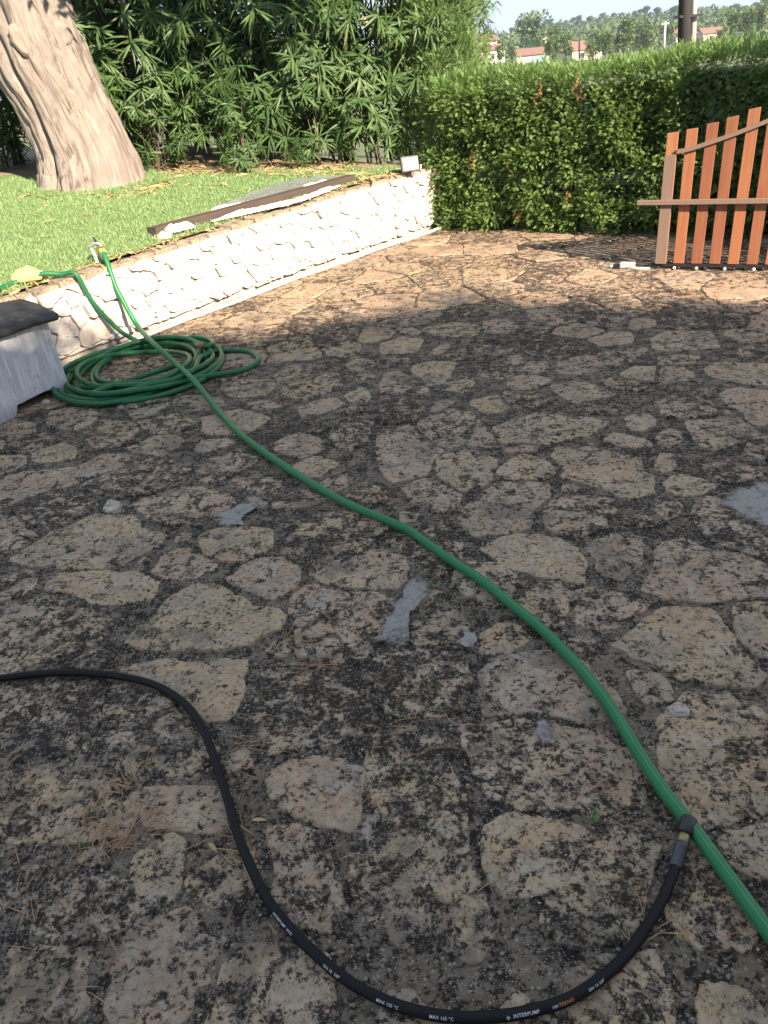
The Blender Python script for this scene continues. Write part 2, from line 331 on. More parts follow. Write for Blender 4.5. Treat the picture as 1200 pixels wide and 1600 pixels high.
BLOSSOM = leaf_mat('pale blossom', [(0, (.7, .58, .45)), (1, (.8, .72, .62))], (.8, .7, .5), .6, .3)

# ------------------------------------------------------------------ wall line, lawn height
WL = [(-3.3, 3.75), (-2.72, 4.32)] + [tuple(g(*p)[:2]) for p in [(100, 572), (210, 530), (300, 495), (420, 450), (530, 410), (640, 372), (684, 357)]]
WP = catmull([(x, y, 0) for x, y in WL], .03)[:, :2]
WARC = np.concatenate([[0], np.cumsum(np.linalg.norm(np.diff(WP, axis=0), axis=1))]); WLEN = WARC[-1]
def wall_pt(s):
    return np.array([np.interp(s, WARC, WP[:, 0]), np.interp(s, WARC, WP[:, 1])])
def wall_n(s):
    a, b_ = wall_pt(max(0, s - .12)), wall_pt(min(WLEN, s + .12)); t = (b_ - a) / np.linalg.norm(b_ - a); return np.array([t[1], -t[0]])   # towards the paving
def wall_top(s): return .475 + .125 * np.clip((s - 1.2) / (WLEN - 1.6), 0, 1)
def wall_sd(x, y):
    d = np.hypot(WP[:, 0] - x, WP[:, 1] - y); i = int(d.argmin()); s = WARC[i]; n = wall_n(s)
    return s, float(np.dot(np.array([x, y]) - WP[i], n))
BACK = np.array([-.785, .62])
def lawn_z(x, y):
    s, d = wall_sd(x, y); d = max(0, -d)
    return wall_top(s) + .015 + .078 * min(d, 4) + .012 * fbm(x * 1.5, y * 1.5, 3)
def lawn_hit(px, py):
    z = .65
    for _ in range(30):
        p = g(px, py, z); z = .5 * z + .5 * lawn_z(p[0], p[1])
    return g(px, py, z)

# ------------------------------------------------------------------ ground to the horizon
gr = []; gf = []
xs = np.concatenate([[-800, -200], np.linspace(-40, 120, 33), [300, 900]]); ys = np.concatenate([[-150], np.linspace(-20, 160, 37), [400, 900]])
for yy in ys:
    for xx in xs: gr.append((xx, yy, -.12 - .004 * max(0, min(yy, 200) - 10)))
nx = len(xs)
for j in range(len(ys) - 1):
    for i in range(nx - 1): gf.append((j * nx + i, j * nx + i + 1, (j + 1) * nx + i + 1, (j + 1) * nx + i))
tag(pyobj('ground', gr, gf, FIELD, smooth=True), kind='structure')

# ------------------------------------------------------------------ paving: mortar bed and single stones
pv = []; pf = []; NXg, NYg = 150, 200
for j in range(NYg + 1):
    for i in range(NXg + 1):
        x = -5 + 13 * i / NXg; y = -3 + 15 * j / NYg
        pv.append((x, y, .004 * fbm(x * 3, y * 3, 1) - .001))
def is_lawn(x, y):
    s, d = wall_sd(x, y); return d < -.14 and s < WLEN - .02
msk = [wall_sd(-5 + 13 * (i + .5) / NXg, -3 + 15 * (j + .5) / NYg)[1] > -.16 for j in range(NYg) for i in range(NXg)]
for j in range(NYg):
    for i in range(NXg):
        if msk[j * NXg + i]:
            a = j * (NXg + 1) + i; pf.append((a, a + 1, a + NXg + 2, a + NXg + 1))
paving = tag(pyobj('paving', pv, pf, MORTAR, smooth=True), kind='structure')

TR = {  # outlines of the stones read off the photograph: (offset x, offset y, scale)
(0, 500, .5): [
 [(265,520),(400,455),(490,430),(575,460),(560,500),(480,530),(380,545)], [(0,500),(130,480),(280,470),(330,430),(400,430),(380,465),(270,495),(130,540),(0,580)],
 [(620,460),(740,415),(785,440),(700,490),(660,500)], [(735,500),(800,480),(865,500),(850,535),(780,540)], [(420,580),(560,530),(740,560),(720,620),(640,650),(560,640)],
 [(60,745),(140,690),(290,620),(410,620),(420,665),(505,680),(380,765),(200,770),(90,765)], [(495,780),(520,740),(590,722),(645,770),(600,800),(540,795)],
 [(880,700),(900,640),(1010,615),(1180,620),(1190,660),(1130,710),(1080,750),(960,735),(870,725)], [(710,810),(760,770),(870,755),(935,790),(915,840),(850,875),(760,850)],
 [(970,795),(1060,755),(1160,735),(1260,738),(1255,800),(1220,830),(1100,830),(1000,820)], [(925,870),(980,838),(1060,860),(1200,880),(1225,910),(1190,980),(1130,1040),(1080,1060),(960,1035),(940,930)],
 [(460,960),(530,900),(610,835),(700,840),(780,890),(905,925),(870,970),(770,1000),(600,1030),(420,1000)], [(0,920),(160,868),(220,890),(335,960),(260,1010),(100,1060),(0,1110)],
 [(0,620),(30,625),(95,680),(60,700),(0,705)], [(40,590),(150,545),(260,550),(290,590),(200,640),(100,645)], [(200,800),(420,790),(480,830),(460,870),(300,880),(150,850)],
 [(630,680),(700,655),(830,670),(850,700),(760,745),(650,720)], [(1050,350),(1080,310),(1160,305),(1150,350),(1090,405),(1055,395)], [(860,180),(930,145),(1040,150),(1050,210),(960,245),(880,230)],
 [(280,360),(330,320),(420,330),(400,380),(320,400)], [(420,400),(520,360),(560,380),(500,420)], [(640,310),(740,290),(830,310),(760,350),(660,350)], [(860,400),(940,360),(1010,400),(940,425)],
 [(700,210),(760,190),(860,195),(830,230),(740,235)], [(0,800),(90,785),(105,800),(60,860),(0,870)], [(920,460),(980,440),(1040,450),(980,490)], [(430,320),(540,305),(600,330),(520,360)], [(170,290),(260,280),(300,310),(240,340),(170,330)]],
(600, 450, .5): [
 [(885,100),(930,82),(995,112),(960,128),(900,125)], [(850,165),(890,135),(1000,140),(1030,180),(960,190),(860,190)], [(1020,255),(1060,238),(1200,245),(1260,270),(1200,300),(1120,290),(1040,275)],
 [(1070,335),(1110,318),(1230,330),(1260,390),(1170,430),(1130,400)], [(540,245),(600,220),(810,190),(760,225),(640,265),(560,260)], [(440,190),(540,175),(600,190),(560,215),(470,210)], [(200,210),(300,185),(420,195),(340,220),(230,222)],
 [(315,110),(370,105),(410,125),(380,140),(320,135)], [(80,260),(150,238),(205,240),(185,300),(150,300)], [(190,295),(240,280),(268,300),(240,320),(195,315)], [(0,270),(70,265),(100,290),(60,320),(0,325)],
 [(115,425),(210,390),(265,400),(330,465),(320,490),(250,480),(170,495),(130,460)], [(175,540),(250,515),(335,540),(320,600),(250,630),(190,580)], [(540,500),(620,505),(780,540),(845,600),(840,640),(780,650),(660,620),(575,590)],
 [(355,580),(440,525),(530,570),(500,600),(400,605)], [(340,640),(390,605),(500,615),(490,650),(440,690),(430,745),(300,765),(250,720),(280,690)], [(510,720),(560,660),(680,650),(720,700),(650,760),(560,765)], [(80,635),(130,610),(240,650),(190,690),(110,670)],
 [(320,820),(420,780),(540,800),(630,870),(610,915),(480,910),(420,880)], [(645,800),(760,765),(805,810),(800,870),(740,905),(660,890)], [(845,820),(930,800),(1000,830),(1120,840),(1200,900),(1200,960),(1100,980),(960,960),(830,940)],
 [(1000,670),(1020,660),(1130,720),(1200,760),(1240,830),(1130,835),(1060,800),(1000,740)], [(960,420),(1100,415),(1150,450),(1080,490),(1010,500)], [(1095,485),(1190,470),(1260,500),(1220,540),(1140,515)], [(880,610),(920,590),(1010,620),(980,640),(890,635)],
 [(260,870),(340,865),(400,900),(390,950),(330,980),(240,920)], [(20,795),(140,740),(180,740),(190,790),(250,830),(180,890),(110,850)], [(430,975),(480,925),(550,915),(580,960),(560,1060),(500,1080),(450,1040)],
 [(360,440),(470,400),(560,410),(680,420),(640,450),(500,480),(380,475)], [(770,410),(820,400),(830,430),(780,440)], [(540,310),(620,300),(700,330),(600,350)], [(860,360),(940,340),(1010,365),(1020,400),(900,400)],
 [(130,130),(230,110),(290,125),(270,150),(180,150)], [(0,180),(60,160),(110,165),(90,200),(0,205)], [(0,380),(80,350),(120,370),(100,410),(0,420)], [(0,460),(70,440),(160,510),(120,580),(40,600),(0,560)], [(1000,560),(1120,540),(1180,570),(1080,600)]],
(0, 900, .5): [
 [(400,300),(540,285),(740,290),(730,360),(695,440),(640,460),(560,400),(470,340)], [(825,310),(900,305),(1000,310),(1100,340),(1140,380),(1160,440),(1100,480),(1000,500),(860,530),(830,450)],
 [(860,640),(960,600),(1080,580),(1150,620),(1140,740),(1110,800),(980,780),(900,720)], [(0,345),(200,335),(330,350),(310,450),(200,560),(0,590)], [(350,345),(500,370),(590,440),(650,560),(600,640),(420,620),(250,560),(330,470)],
 [(0,620),(200,590),(400,630),(430,700),(380,790),(200,800),(0,790)], [(450,655),(600,660),(670,700),(700,790),(520,800),(430,740)]],
(600, 900, .5): [
 [(0,235),(100,225),(250,260),(280,330),(240,400),(140,430),(0,400)], [(290,300),(400,250),(560,260),(650,330),(720,430),(640,470),(560,430),(420,430),(330,420)], [(260,480),(430,445),(640,485),(790,560),(800,650),(740,740),(600,740),(400,720),(290,640)],
 [(820,130),(1020,125),(1080,190),(1170,310),(1080,345),(940,310),(880,260),(740,215)], [(900,460),(960,390),(1080,375),(1180,480),(1195,560),(1190,760),(1000,780),(920,640)], [(90,160),(200,120),(260,160),(250,210),(100,215)],
 [(300,180),(420,150),(470,200),(400,245),(310,240)], [(580,60),(700,50),(800,90),(740,150),(600,150)], [(1110,90),(1260,100),(1240,280),(1130,210)]],
(0, 1200, .4167): [
 [(690,430),(720,400),(850,345),(930,340),(990,400),(960,480),(900,545),(830,530),(760,490),(700,460)], [(470,600),(530,565),(680,560),(810,600),(820,640),(790,820),(700,890),(620,930),(480,940),(430,900),(460,750)],
 [(130,520),(220,440),(400,420),(490,480),(480,590),(400,650),(250,660),(130,640)], [(40,720),(120,660),(250,680),(390,670),(330,740),(320,900),(250,940),(140,950),(90,820)], [(500,330),(600,270),(640,250),(650,330),(660,460),(600,540),(500,545),(480,430)],
 [(0,200),(150,160),(240,190),(200,300),(100,400),(0,460)], [(850,760),(950,700),(1080,690),(1190,720),(1200,960),(830,960),(810,850)], [(0,720),(60,660),(120,800),(120,940),(0,960)]],
(450, 1100, .4583): [
 [(270,180),(330,120),(480,90),(520,200),(590,330),(610,400),(640,620),(655,780),(630,840),(540,800),(420,780),(330,720),(250,600),(220,500),(260,360)], [(-40,450),(90,440),(120,590),(150,700),(130,750),(50,760),(-40,640)],
 [(680,430),(740,410),(880,410),(1040,440),(980,530),(900,610),(850,660),(760,630),(690,500)], [(890,660),(960,580),(1040,470),(1130,430),(1230,480),(1230,600),(1190,760),(1120,820),(960,830),(860,740)],
 [(960,920),(1150,870),(1230,850),(1240,1091),(1050,1091),(980,1000)]],
(950, 1240, .225): [
 [(540,480),(640,470),(840,740),(980,920),(900,1010),(700,960),(560,880),(480,760)], [(760,330),(900,260),(1250,150),(1250,600),(1060,560),(860,470)]],
}
def smooth_outline(poly, step, amp, seed):
    P = np.array(poly, float)
    for _ in range(1):                                             # Chaikin corner cutting
        Q = np.roll(P, -1, 0); P = np.stack([P * .93 + Q * .07, P * .07 + Q * .93], 1).reshape(-1, 2)
    Q = np.vstack([P, P[:1]]); arc = np.concatenate([[0], np.cumsum(np.linalg.norm(np.diff(Q, axis=0), axis=1))])
    n = max(14, int(arc[-1] / step)); t = np.arange(n) / n * arc[-1]
    R = np.stack([np.interp(t, arc, Q[:, 0]), np.interp(t, arc, Q[:, 1])], 1)
    T = np.roll(R, -1, 0) - np.roll(R, 1, 0); N = np.stack([T[:, 1], -T[:, 0]], 1); N /= np.linalg.norm(N, axis=1)[:, None] + 1e-9
    d = np.array([fbm(x * 9, y * 9, seed, 2) * amp + fbm(x * 38, y * 38, seed + 5, 3) * amp * .55 for x, y in R])
    return R + N * d[:, None]
def area2(P):
    x, y = np.array(P)[:, 0], np.array(P)[:, 1]; return .5 * float(np.sum(x * np.roll(y, -1) - y * np.roll(x, -1)))
def inside(P, pts):
    P = np.array(P); pts = np.atleast_2d(pts); r = np.zeros(len(pts), bool); j = len(P) - 1
    for i in range(len(P)):
        c = ((P[i, 1] > pts[:, 1]) != (P[j, 1] > pts[:, 1])) & (pts[:, 0] < (P[j, 0] - P[i, 0]) * (pts[:, 1] - P[i, 1]) / (P[j, 1] - P[i, 1] + 1e-12) + P[i, 0])
        r ^= c; j = i
    return r
def shrink(P, d):
    """move every edge of a polygon inwards by d (small d)"""
    P = np.array(P); c = P.mean(0); r = np.linalg.norm(P - c, axis=1, keepdims=True); return c + (P - c) * np.clip(1 - d / np.maximum(r, 1e-6), .3, 1.3)
stones = []; occ = set(); CELL = .03
for (ox, oy, sc), polys in TR.items():
    for pl in polys:
        P = np.array([g(ox + x * sc, oy + y * sc)[:2] for x, y in pl])
        if area2(P) < 0: P = P[::-1]
        lo, hi = P.min(0), P.max(0); gx, gy = np.meshgrid(np.arange(lo[0], hi[0] + CELL, CELL), np.arange(lo[1], hi[1] + CELL, CELL))
        pts = np.stack([gx.ravel(), gy.ravel()], 1); pts = pts[inside(P, pts)]
        cells = {(int(math.floor(a / CELL)), int(math.floor(c_ / CELL))) for a, c_ in pts}
        if not cells or len(cells & occ) / len(cells) > .16: continue
        occ |= cells; stones.append(shrink(P, -.003))
def near_occ(x, y, r):
    k = int(r / CELL) + 1; a, b_ = int(math.floor(x / CELL)), int(math.floor(y / CELL))
    return any((a + i, b_ + j) in occ for i in range(-k, k + 1) for j in range(-k, k + 1))
fixed = []
for P in stones:
    Q = np.vstack([P, P[:1]])
    for a, b_ in zip(Q[:-1], Q[1:]):
        n = max(1, int(np.linalg.norm(b_ - a) / .05))
        for t in np.arange(n) / n: fixed.append(a + (b_ - a) * t)
fixed = np.array(fixed); fill = []
rs = random.Random(11)
for _ in range(14000):
    x, y = rs.uniform(-3.2, 4.6), rs.uniform(.3, 9.2)
    if wall_sd(x, y)[1] < .02: continue
    dmin = .16 if y < 2.5 else .25
    if y > 5.2: dmin = .36
    if len(fill) and np.hypot(*(np.array(fill) - (x, y)).T).min() < dmin * rs.uniform(.8, 1.3): continue
    if near_occ(x, y, .035): continue
    fill.append((x, y))
n_traced = len(stones); fill = np.array(fill); allseeds = np.vstack([fill, fixed])
def voronoi_cell(i, pts, R):
    p = pts[i]; poly = [p + np.array(q) * R for q in ((-1, -1), (1, -1), (1, 1), (-1, 1))]
    d = np.hypot(*(pts - p).T)
    for j in np.argsort(d)[1:60]:
        if d[j] > 2.9 * R: break
        mid = (p + pts[j]) / 2; n = pts[j] - p; out = []
        for k in range(len(poly)):
            a, c = poly[k], poly[(k + 1) % len(poly)]; da, dc = np.dot(a - mid, n), np.dot(c - mid, n)
            if da <= 0: out.append(a)
            if da * dc < 0: out.append(a + (c - a) * (da / (da - dc)))
        poly = out
        if len(poly) < 3: return None
    return np.array(poly)
def densify(P, st=.05):
    out = []; Q = np.vstack([P, P[:1]])
    for a, b_ in zip(Q[:-1], Q[1:]):
        n = max(1, int(np.linalg.norm(b_ - a) / st)); out += [a + (b_ - a) * t for t in np.arange(n) / n]
    return np.array(out)
for i in range(len(fill)):
    P = voronoi_cell(i, allseeds, .5)
    if P is None or area2(P) < .004: continue
    P = shrink(P, rs.uniform(.006, .024)); stones.append(P)
for _it in range(2):                                                # let the stones grow towards each other, leaving narrow joints
    D_ = [densify(P) for P in stones]; own = np.concatenate([np.full(len(P), k) for k, P in enumerate(D_)]); allp = np.vstack(D_); new = []
    for k, P in enumerate(D_):
        c = P.mean(0); near = allp[(own != k) & (np.abs(allp - c).max(1) < .9)]
        if len(near) == 0 or k >= n_traced: new.append(stones[k]); continue
        dist = np.sqrt(((P[:, None] - near[None]) ** 2).sum(2)).min(1); gap = .024 + .034 * ((k * 37) % 10) / 10
        gr_ = np.clip(dist - gap, 0, .018)
        T_ = np.roll(P, -1, 0) - np.roll(P, 1, 0); N_o = np.stack([T_[:, 1], -T_[:, 0]], 1); N_o /= np.linalg.norm(N_o, axis=1)[:, None] + 1e-9
        new.append(P + N_o * gr_[:, None])
    stones = new
def stone_mesh(P, h, seed, tilt):
    c = P.mean(0); n = len(P); v = []; f = []
    def zt(x, y): return tilt[0] * (x - c[0]) + tilt[1] * (y - c[1]) + .0035 * fbm(x * 7, y * 7, seed, 3)
    rr = np.linalg.norm(P - c, axis=1, keepdims=True)
    rings = [(0, -.012, 0), (.0005, h * .55, .8), (.003, h * .93, 1), (.010, h, 1)]
    for d, z, k in rings:
        Q = c + (P - c) * np.clip(1 - d / np.maximum(rr, 1e-6), .2, 1)
        v += [(x, y, z + k * zt(x, y)) for x, y in Q]
    for s_ in (.66, .33):
        Q = c + (P - c) * s_; v += [(x, y, h + .0015 + zt(x, y)) for x, y in Q]
    v.append((c[0], c[1], h + .002 + zt(*c)))
    for r in range(5):
        for j in range(n):
            k = (j + 1) % n; f.append((r * n + j, r * n + k, (r + 1) * n + k, (r + 1) * n + j))
    f += [(5 * n + j, 5 * n + (j + 1) % n, 6 * n) for j in range(n)]
    return v, f
info = []
for k, P in enumerate(stones):
    c = P.mean(0); px, py = proj([c[0], c[1], 0]); dist = math.hypot(c[0], c[1], CAM_H)
    vis = -60 < px < 1260 and 340 < py < 1680
    info.append((area2(P) / dist ** 3 * CAM_H if vis else 0, k))
info.sort(reverse=True); part_ids = {k for a, k in info[:300]}
rest_v = []; rest_f = []
for k, P in enumerate(stones):
    c = P.mean(0); step = max(.014, .005 * np.linalg.norm(c))
    Q = smooth_outline(P, step, .015, k * 1.7)
    v, f = stone_mesh(Q, rs.uniform(.0015, .0085), k * .37, (rs.uniform(-.012, .012), rs.uniform(-.012, .012)))
    if k in part_ids: pyobj('paving_stone', v, f, STONE, paving, True)
    else:
        o = len(rest_v); rest_v += v; rest_f += [tuple(i + o for i in q) for q in f]
if rest_v: tag(pyobj('minor_paving_stones', rest_v, rest_f, STONE, paving, True), kind='stuff')
def patch(name, pts, mat, h=.0125, amp=.03):
    P = np.array([g(x, y)[:2] for x, y in pts])
    if area2(P) < 0: P = P[::-1]
    Q = smooth_outline(P, .012, amp * .6, pts[0][0]); c = Q.mean(0); n = len(Q); v = []; f = []; e = []
    for s_, ev in ((1.25, 0), (1.0, .35), (.8, .7), (.4, 1)):
        for x, y in c + (Q - c) * s_: v.append((x, y, h + .0015 * fbm(x * 20, y * 20, 2) - (.006 if s_ > 1.1 else 0))); e.append(ev)
    v.append((c[0], c[1], h)); e.append(1.0)
    for r in range(3):
        for j in range(n): f.append((r * n + j, r * n + (j + 1) % n, (r + 1) * n + (j + 1) % n, (r + 1) * n + j))
    f += [(3 * n + j, 3 * n + (j + 1) % n, 4 * n) for j in range(n)]
    o = pyobj(name, v, f, mat, paving, True); at = o.data.attributes.new('cover', 'FLOAT', 'POINT'); at.data.foreach_set('value', e); return o
for q in ([(335,807),(360,800),(400,785),(407,795),(380,815),(385,825),(350,829)], [(600,985),(630,925),(650,905),(672,915),(668,945),(640,960),(640,1005),(610,1012),(592,1000)], [(1115,790),(1150,770),(1200,755),(1240,790),(1215,835),(1160,815)],
          [(712,1002),(732,985),(745,1000),(738,1018),(720,1020)], [(838,1140),(850,1133),(860,1160),(848,1166)]):
    patch('cement_patch', q, CEMENT)
for q in ([(160,797),(172,783),(190,786),(185,800),(168,803)], [(1043,1110),(1058,1100),(1078,1112),(1075,1122),(1050,1122)]):
    P = np.array([g(x, y)[:2] for x, y in q]); P = P if area2(P) > 0 else P[::-1]; v, f = stone_mesh(smooth_outline(P, .008, .006, 2.0), .0125, 3.3, (0, 0)); pyobj('pale_stone_chip', v, f, PALE, paving, True)

# ------------------------------------------------------------------ retaining wall
wall = empty('retaining_wall', (0, 0, 0)); tag(wall, 'low retaining wall of pale irregular stones along the raised lawn', 'wall')
S0, S1 = .1, WLEN
sv = []; sf = []; NS = 90
ss = np.linspace(0, WLEN, NS)
for s in ss:
    p, n = wall_pt(s), wall_n(s); zt = wall_top(s)
    for (off, z) in ((-.022, -.1), (-.022, zt - .03), (-.05, zt), (-.20, zt + .005), (-.20, -.1)):
        q = p + n * off; sv.append((q[0] , q[1], z + (.012 * fbm(q[0] * 6, q[1] * 6, 8) if z > .2 else 0)))
for i in range(NS - 1):
    for k in range(4): sf.append((i * 5 + k, i * 5 + k + 1, (i + 1) * 5 + k + 1, (i + 1) * 5 + k)[::-1])
sf.append(tuple((NS - 1) * 5 + k for k in range(5))[::-1])
pyobj('mortar_bed', sv, sf, WALLMORTAR, wall, True)
seeds = []; rw = random.Random(5)
for _ in range(9000):
    s, h = rw.uniform(S0, S1), rw.uniform(-.02, .66)
    if h > wall_top(s) + .0: continue
    dm = .165 - .03 * (s / WLEN)
    if seeds and min(math.hypot((a - s), (b_ - h) * 1.05) for a, b_ in seeds) < dm * rw.uniform(.6, 1.15): continue
    seeds.append((s, h))
seeds = np.array(seeds)
def wall_stone(i):
    P = voronoi_cell(i, seeds, .22)
    if P is None: return None
    P[:, 1] = np.clip(P[:, 1], .055, None); P[:, 1] = np.minimum(P[:, 1], [wall_top(x) - .012 for x in P[:, 0]]); P[:, 0] = np.clip(P[:, 0], 0.02, WLEN - .012)
    if abs(area2(P)) < .002: return None
    P = shrink(P, rw.uniform(.001, .007)); Q = smooth_outline(P, .024, .010, i * 1.3); n = len(Q); c = Q.mean(0)
    depth = rw.uniform(.002, .034); tx, ty = rw.uniform(-.07, .07), rw.uniform(-.07, .07)
    v = []; f = []; rr = np.linalg.norm(Q - c, axis=1, keepdims=True)
    def put(x, h, d):
        p, nn = wall_pt(np.clip(x, 0, WLEN)), wall_n(np.clip(x, 0, WLEN)); q = p + nn * d; v.append((q[0], q[1], h))
    for dd, kk in ((0, -.03), (.0005, .7), (.004, .96), (.012, 1.0)):
        R = c + (Q - c) * np.clip(1 - dd / np.maximum(rr, 1e-6), .2, 1)
        for x, h in R: put(x, h, (-.03 if kk < 0 else depth * kk + (tx * (x - c[0]) + ty * (h - c[1])) * min(1, kk + .1) + .006 * fbm(x * 9, h * 9, i)))
    for s_ in (.5,):
        for x, h in c + (Q - c) * s_: put(x, h, depth + .003 + tx * (x - c[0]) + ty * (h - c[1]) + .008 * fbm(x * 9, h * 9, i))
    put(c[0], c[1], depth + .005)
    for r in range(4):
        for j in range(n):
            k = (j + 1) % n; f.append((r * n + j, r * n + k, (r + 1) * n + k, (r + 1) * n + j))
    f += [(4 * n + j, 4 * n + (j + 1) % n, 5 * n) for j in range(n)]
    return v, f
for i in range(len(seeds)):
    w_ = wall_stone(i)
    if w_: pyobj('wall_stone', w_[0], w_[1], WALLSTONE, wall, False)
# flat cap stones along the crest
s = .15
while s < WLEN - .1:
    L = rw.uniform(.10, .26); v = []; f = []; zt = wall_top(s) - .004; hh = rw.uniform(.008, .028)
    pts = []
    for t in np.linspace(0, 1, 6): pts.append((s + L * t, -.004 + .015 * fbm(s + t, 1, 1)))
    dep = rw.uniform(.08, .17)
    for t in np.linspace(1, 0, 6): pts.append((s + L * t * .95, -dep + .02 * fbm(s + t, 5, 1)))
    for zz, kk in ((-.02, 1), (hh, 1), (hh + .004, .9)):
        c = np.mean(pts, 0)
        for x, d in pts:
            x2, d2 = c[0] + (x - c[0]) * kk, c[1] + (d - c[1]) * kk; p, n = wall_pt(np.clip(x2, 0, WLEN)), wall_n(np.clip(x2, 0, WLEN)); q = p + n * d2
            v.append((q[0], q[1], zt + zz + .006 * fbm(x2 * 8, d2 * 8, 2)))
    n = len(pts)
    for r in range(2):
        for j in range(n): f.append((r * n + j, r * n + (j + 1) % n, (r + 1) * n + (j + 1) % n, (r + 1) * n + j))
    f.append(tuple(2 * n + j for j in range(n))); pyobj('cap_stone', v, f, CAPSTONE, wall, False)
    s += L + rw.uniform(.005, .03)

# ------------------------------------------------------------------ lawn and planting bed
lv = []; lf = []; la = np.linspace(-.5, WLEN + 4, 70); ld = np.concatenate([np.linspace(.13, 4.2, 36), [5, 7, 10, 16]])
tdir = (wall_pt(WLEN) - wall_pt(WLEN - .6)); tdir /= np.linalg.norm(tdir)
for s in la:
    p0 = wall_pt(min(max(s, 0), WLEN)) + (tdir * (s - WLEN) if s > WLEN else 0) + (-(wall_pt(.3) - wall_pt(0)) / .3 * (-s) if s < 0 else 0)
    for d in ld:
        q = p0 + BACK * d; z = lawn_z(*q)
        if s > WLEN + .05: z = min(z, .55 - .3 * (s - WLEN))
        lv.append((q[0], q[1], z))
nd = len(ld); lmat = []
for i in range(len(la) - 1):
    for k in range(nd - 1):
        a = i * nd + k; lf.append((a, a + 1, a + nd + 1, a + nd)); c = np.mean([lv[j] for j in lf[-1]], 0)
        lmat.append(1 if c[1] > 8.72 - .1 * c[0] + .18 * fbm(c[0] * 2, 0, 4) else 0)
lawn = pyobj('lawn', lv, [q[::-1] for q in lf], LAWN, None, True); lawn.data.materials.append(SOIL); lawn.data.polygons.foreach_set('material_index', lmat); tag(lawn, kind='structure')
def blades(name, P, length, width, mat, lean=.45, parent=None):
    n = len(P); L = length * RNG.uniform(.6, 1.25, n); a = RNG.uniform(0, 2 * np.pi, n); le = RNG.uniform(0, lean, n) * 2
    D = np.stack([np.cos(a) * le, np.sin(a) * le, np.ones(n)], 1); D /= np.linalg.norm(D, axis=1)[:, None]
    b_ = RNG.uniform(0, np.pi, n); Sd = np.stack([np.cos(b_), np.sin(b_), np.zeros(n)], 1) * width * .5
    Mid = P + D * (L * .55)[:, None]; D2 = D.copy(); D2[:, 2] *= .45
    V = np.stack([P - Sd, P + Sd, Mid + Sd * .8, Mid - Sd * .8, Mid + D2 * (L * .5)[:, None]], 1).reshape(-1, 3)
    o = np.arange(n)[:, None] * 5
    return fast(name, V, [o + np.array([[0, 1, 2, 3]]), o + np.array([[3, 2, 4]])], mat, parent)
GP = []
while len(GP) < 95000:
    xy = RNG.uniform([-4.6, 4.6], [.6, 9.1], (4000, 2))
    for x, y in xy[:]:
        if y > 8.8 - .1 * x: continue
        GP.append((x, y))
GP = np.array(GP); dW = np.full(len(GP), 0.0); sW = np.zeros(len(GP)); WPs = WP[::4]; WAs = WARC[::4]
for i0 in range(0, len(GP), 5000):
    D = np.hypot(GP[i0:i0 + 5000, None, 0] - WPs[None, :, 0], GP[i0:i0 + 5000, None, 1] - WPs[None, :, 1]); j = D.argmin(1); sW[i0:i0 + 5000] = WAs[j]
    nn = np.array([wall_n(s) for s in WAs]); q = GP[i0:i0 + 5000] - WPs[j]; dW[i0:i0 + 5000] = (q * nn[j]).sum(1)
keep = (dW < -.13 - .05 * RNG.random(len(GP))) & (sW < WLEN - .02); GP = GP[keep]; dW = dW[keep]; sW = sW[keep]
gz = np.array([lawn_z(x, y) for x, y in GP[::1]]) if len(GP) < 3000 else .475 + .125 * np.clip((sW - 1.2) / (WLEN - 1.6), 0, 1) + .015 + .078 * np.minimum(-dW, 4)
edge_thin = RNG.random(len(GP)) < np.clip((8.75 - .1 * GP[:, 0] - GP[:, 1]) / .35, .05, 1)
P3 = np.column_stack([GP, gz - .006])[edge_thin]
tag(blades('grass', P3, .042, .0065, GRASS), 'short sunlit lawn grass behind the stone wall', 'grass', kind='stuff')

# ------------------------------------------------------------------ foliage generators
LEAF_V = np.array([(0, 0, 0), (.3, .5, -.02), (.3, -.5, -.02), (.68, .42, -.12), (.68, -.42, -.12), (1, 0, -.30)])
LEAF_Q = [np.array([[1, 3, 4, 2]]), np.array([[0, 1, 2], [3, 5, 4]])]
def leaves(P, D, N, L, Wd, name, mat, parent=None, tv=LEAF_V, tq=LEAF_Q):
    D = D / (np.linalg.norm(D, axis=1)[:, None] + 1e-9); Sd = np.cross(N, D); Sd /= np.linalg.norm(Sd, axis=1)[:, None] + 1e-9; N2 = np.cross(D, Sd)
    n = len(P); V = P[:, None] + tv[None, :, 0, None] * (D * L[:, None])[:, None] + tv[None, :, 1, None] * (Sd * Wd[:, None])[:, None] + tv[None, :, 2, None] * (N2 * L[:, None])[:, None]
    o = np.arange(n) * len(tv)
    return fast(name, V.reshape(-1, 3), [(o[:, None, None] + q[None]).reshape(-1, q.shape[1]) for q in tq], mat, parent)
sp = [(0, 0, 0), (.10, .025, 0), (.10, -.025, 0)]
SP_V = []; SP_Q = []
def leaflet(x0, y0, ang, L, w):
    d = np.array([math.cos(ang), math.sin(ang)]); s_ = np.array([-d[1], d[0]]); p = np.array([x0, y0]); o = len(SP_V)
    for q, z in ((p, 0), (p + d * L * .5 + s_ * w, -.02), (p + d * L, -.06), (p + d * L * .5 - s_ * w, -.02)): SP_V.append((q[0], q[1], z - .12 * q[0] ** 2))
    SP_Q.append((o, o + 1, o + 2, o + 3))
for x0, L in ((.06, .40), (.22, .40), (.38, .36), (.54, .31), (.70, .24)):
    leaflet(x0, 0, .7, L, .05); leaflet(x0, 0, -.7, L, .05)
leaflet(0, 0, 0, .55, .05); leaflet(.5, 0, 0, .5, .06)
SP_V = np.array(SP_V); SP_Q = [np.array(SP_Q)]
def unit(v): return v / (np.linalg.norm(v, axis=-1, keepdims=True) + 1e-9)

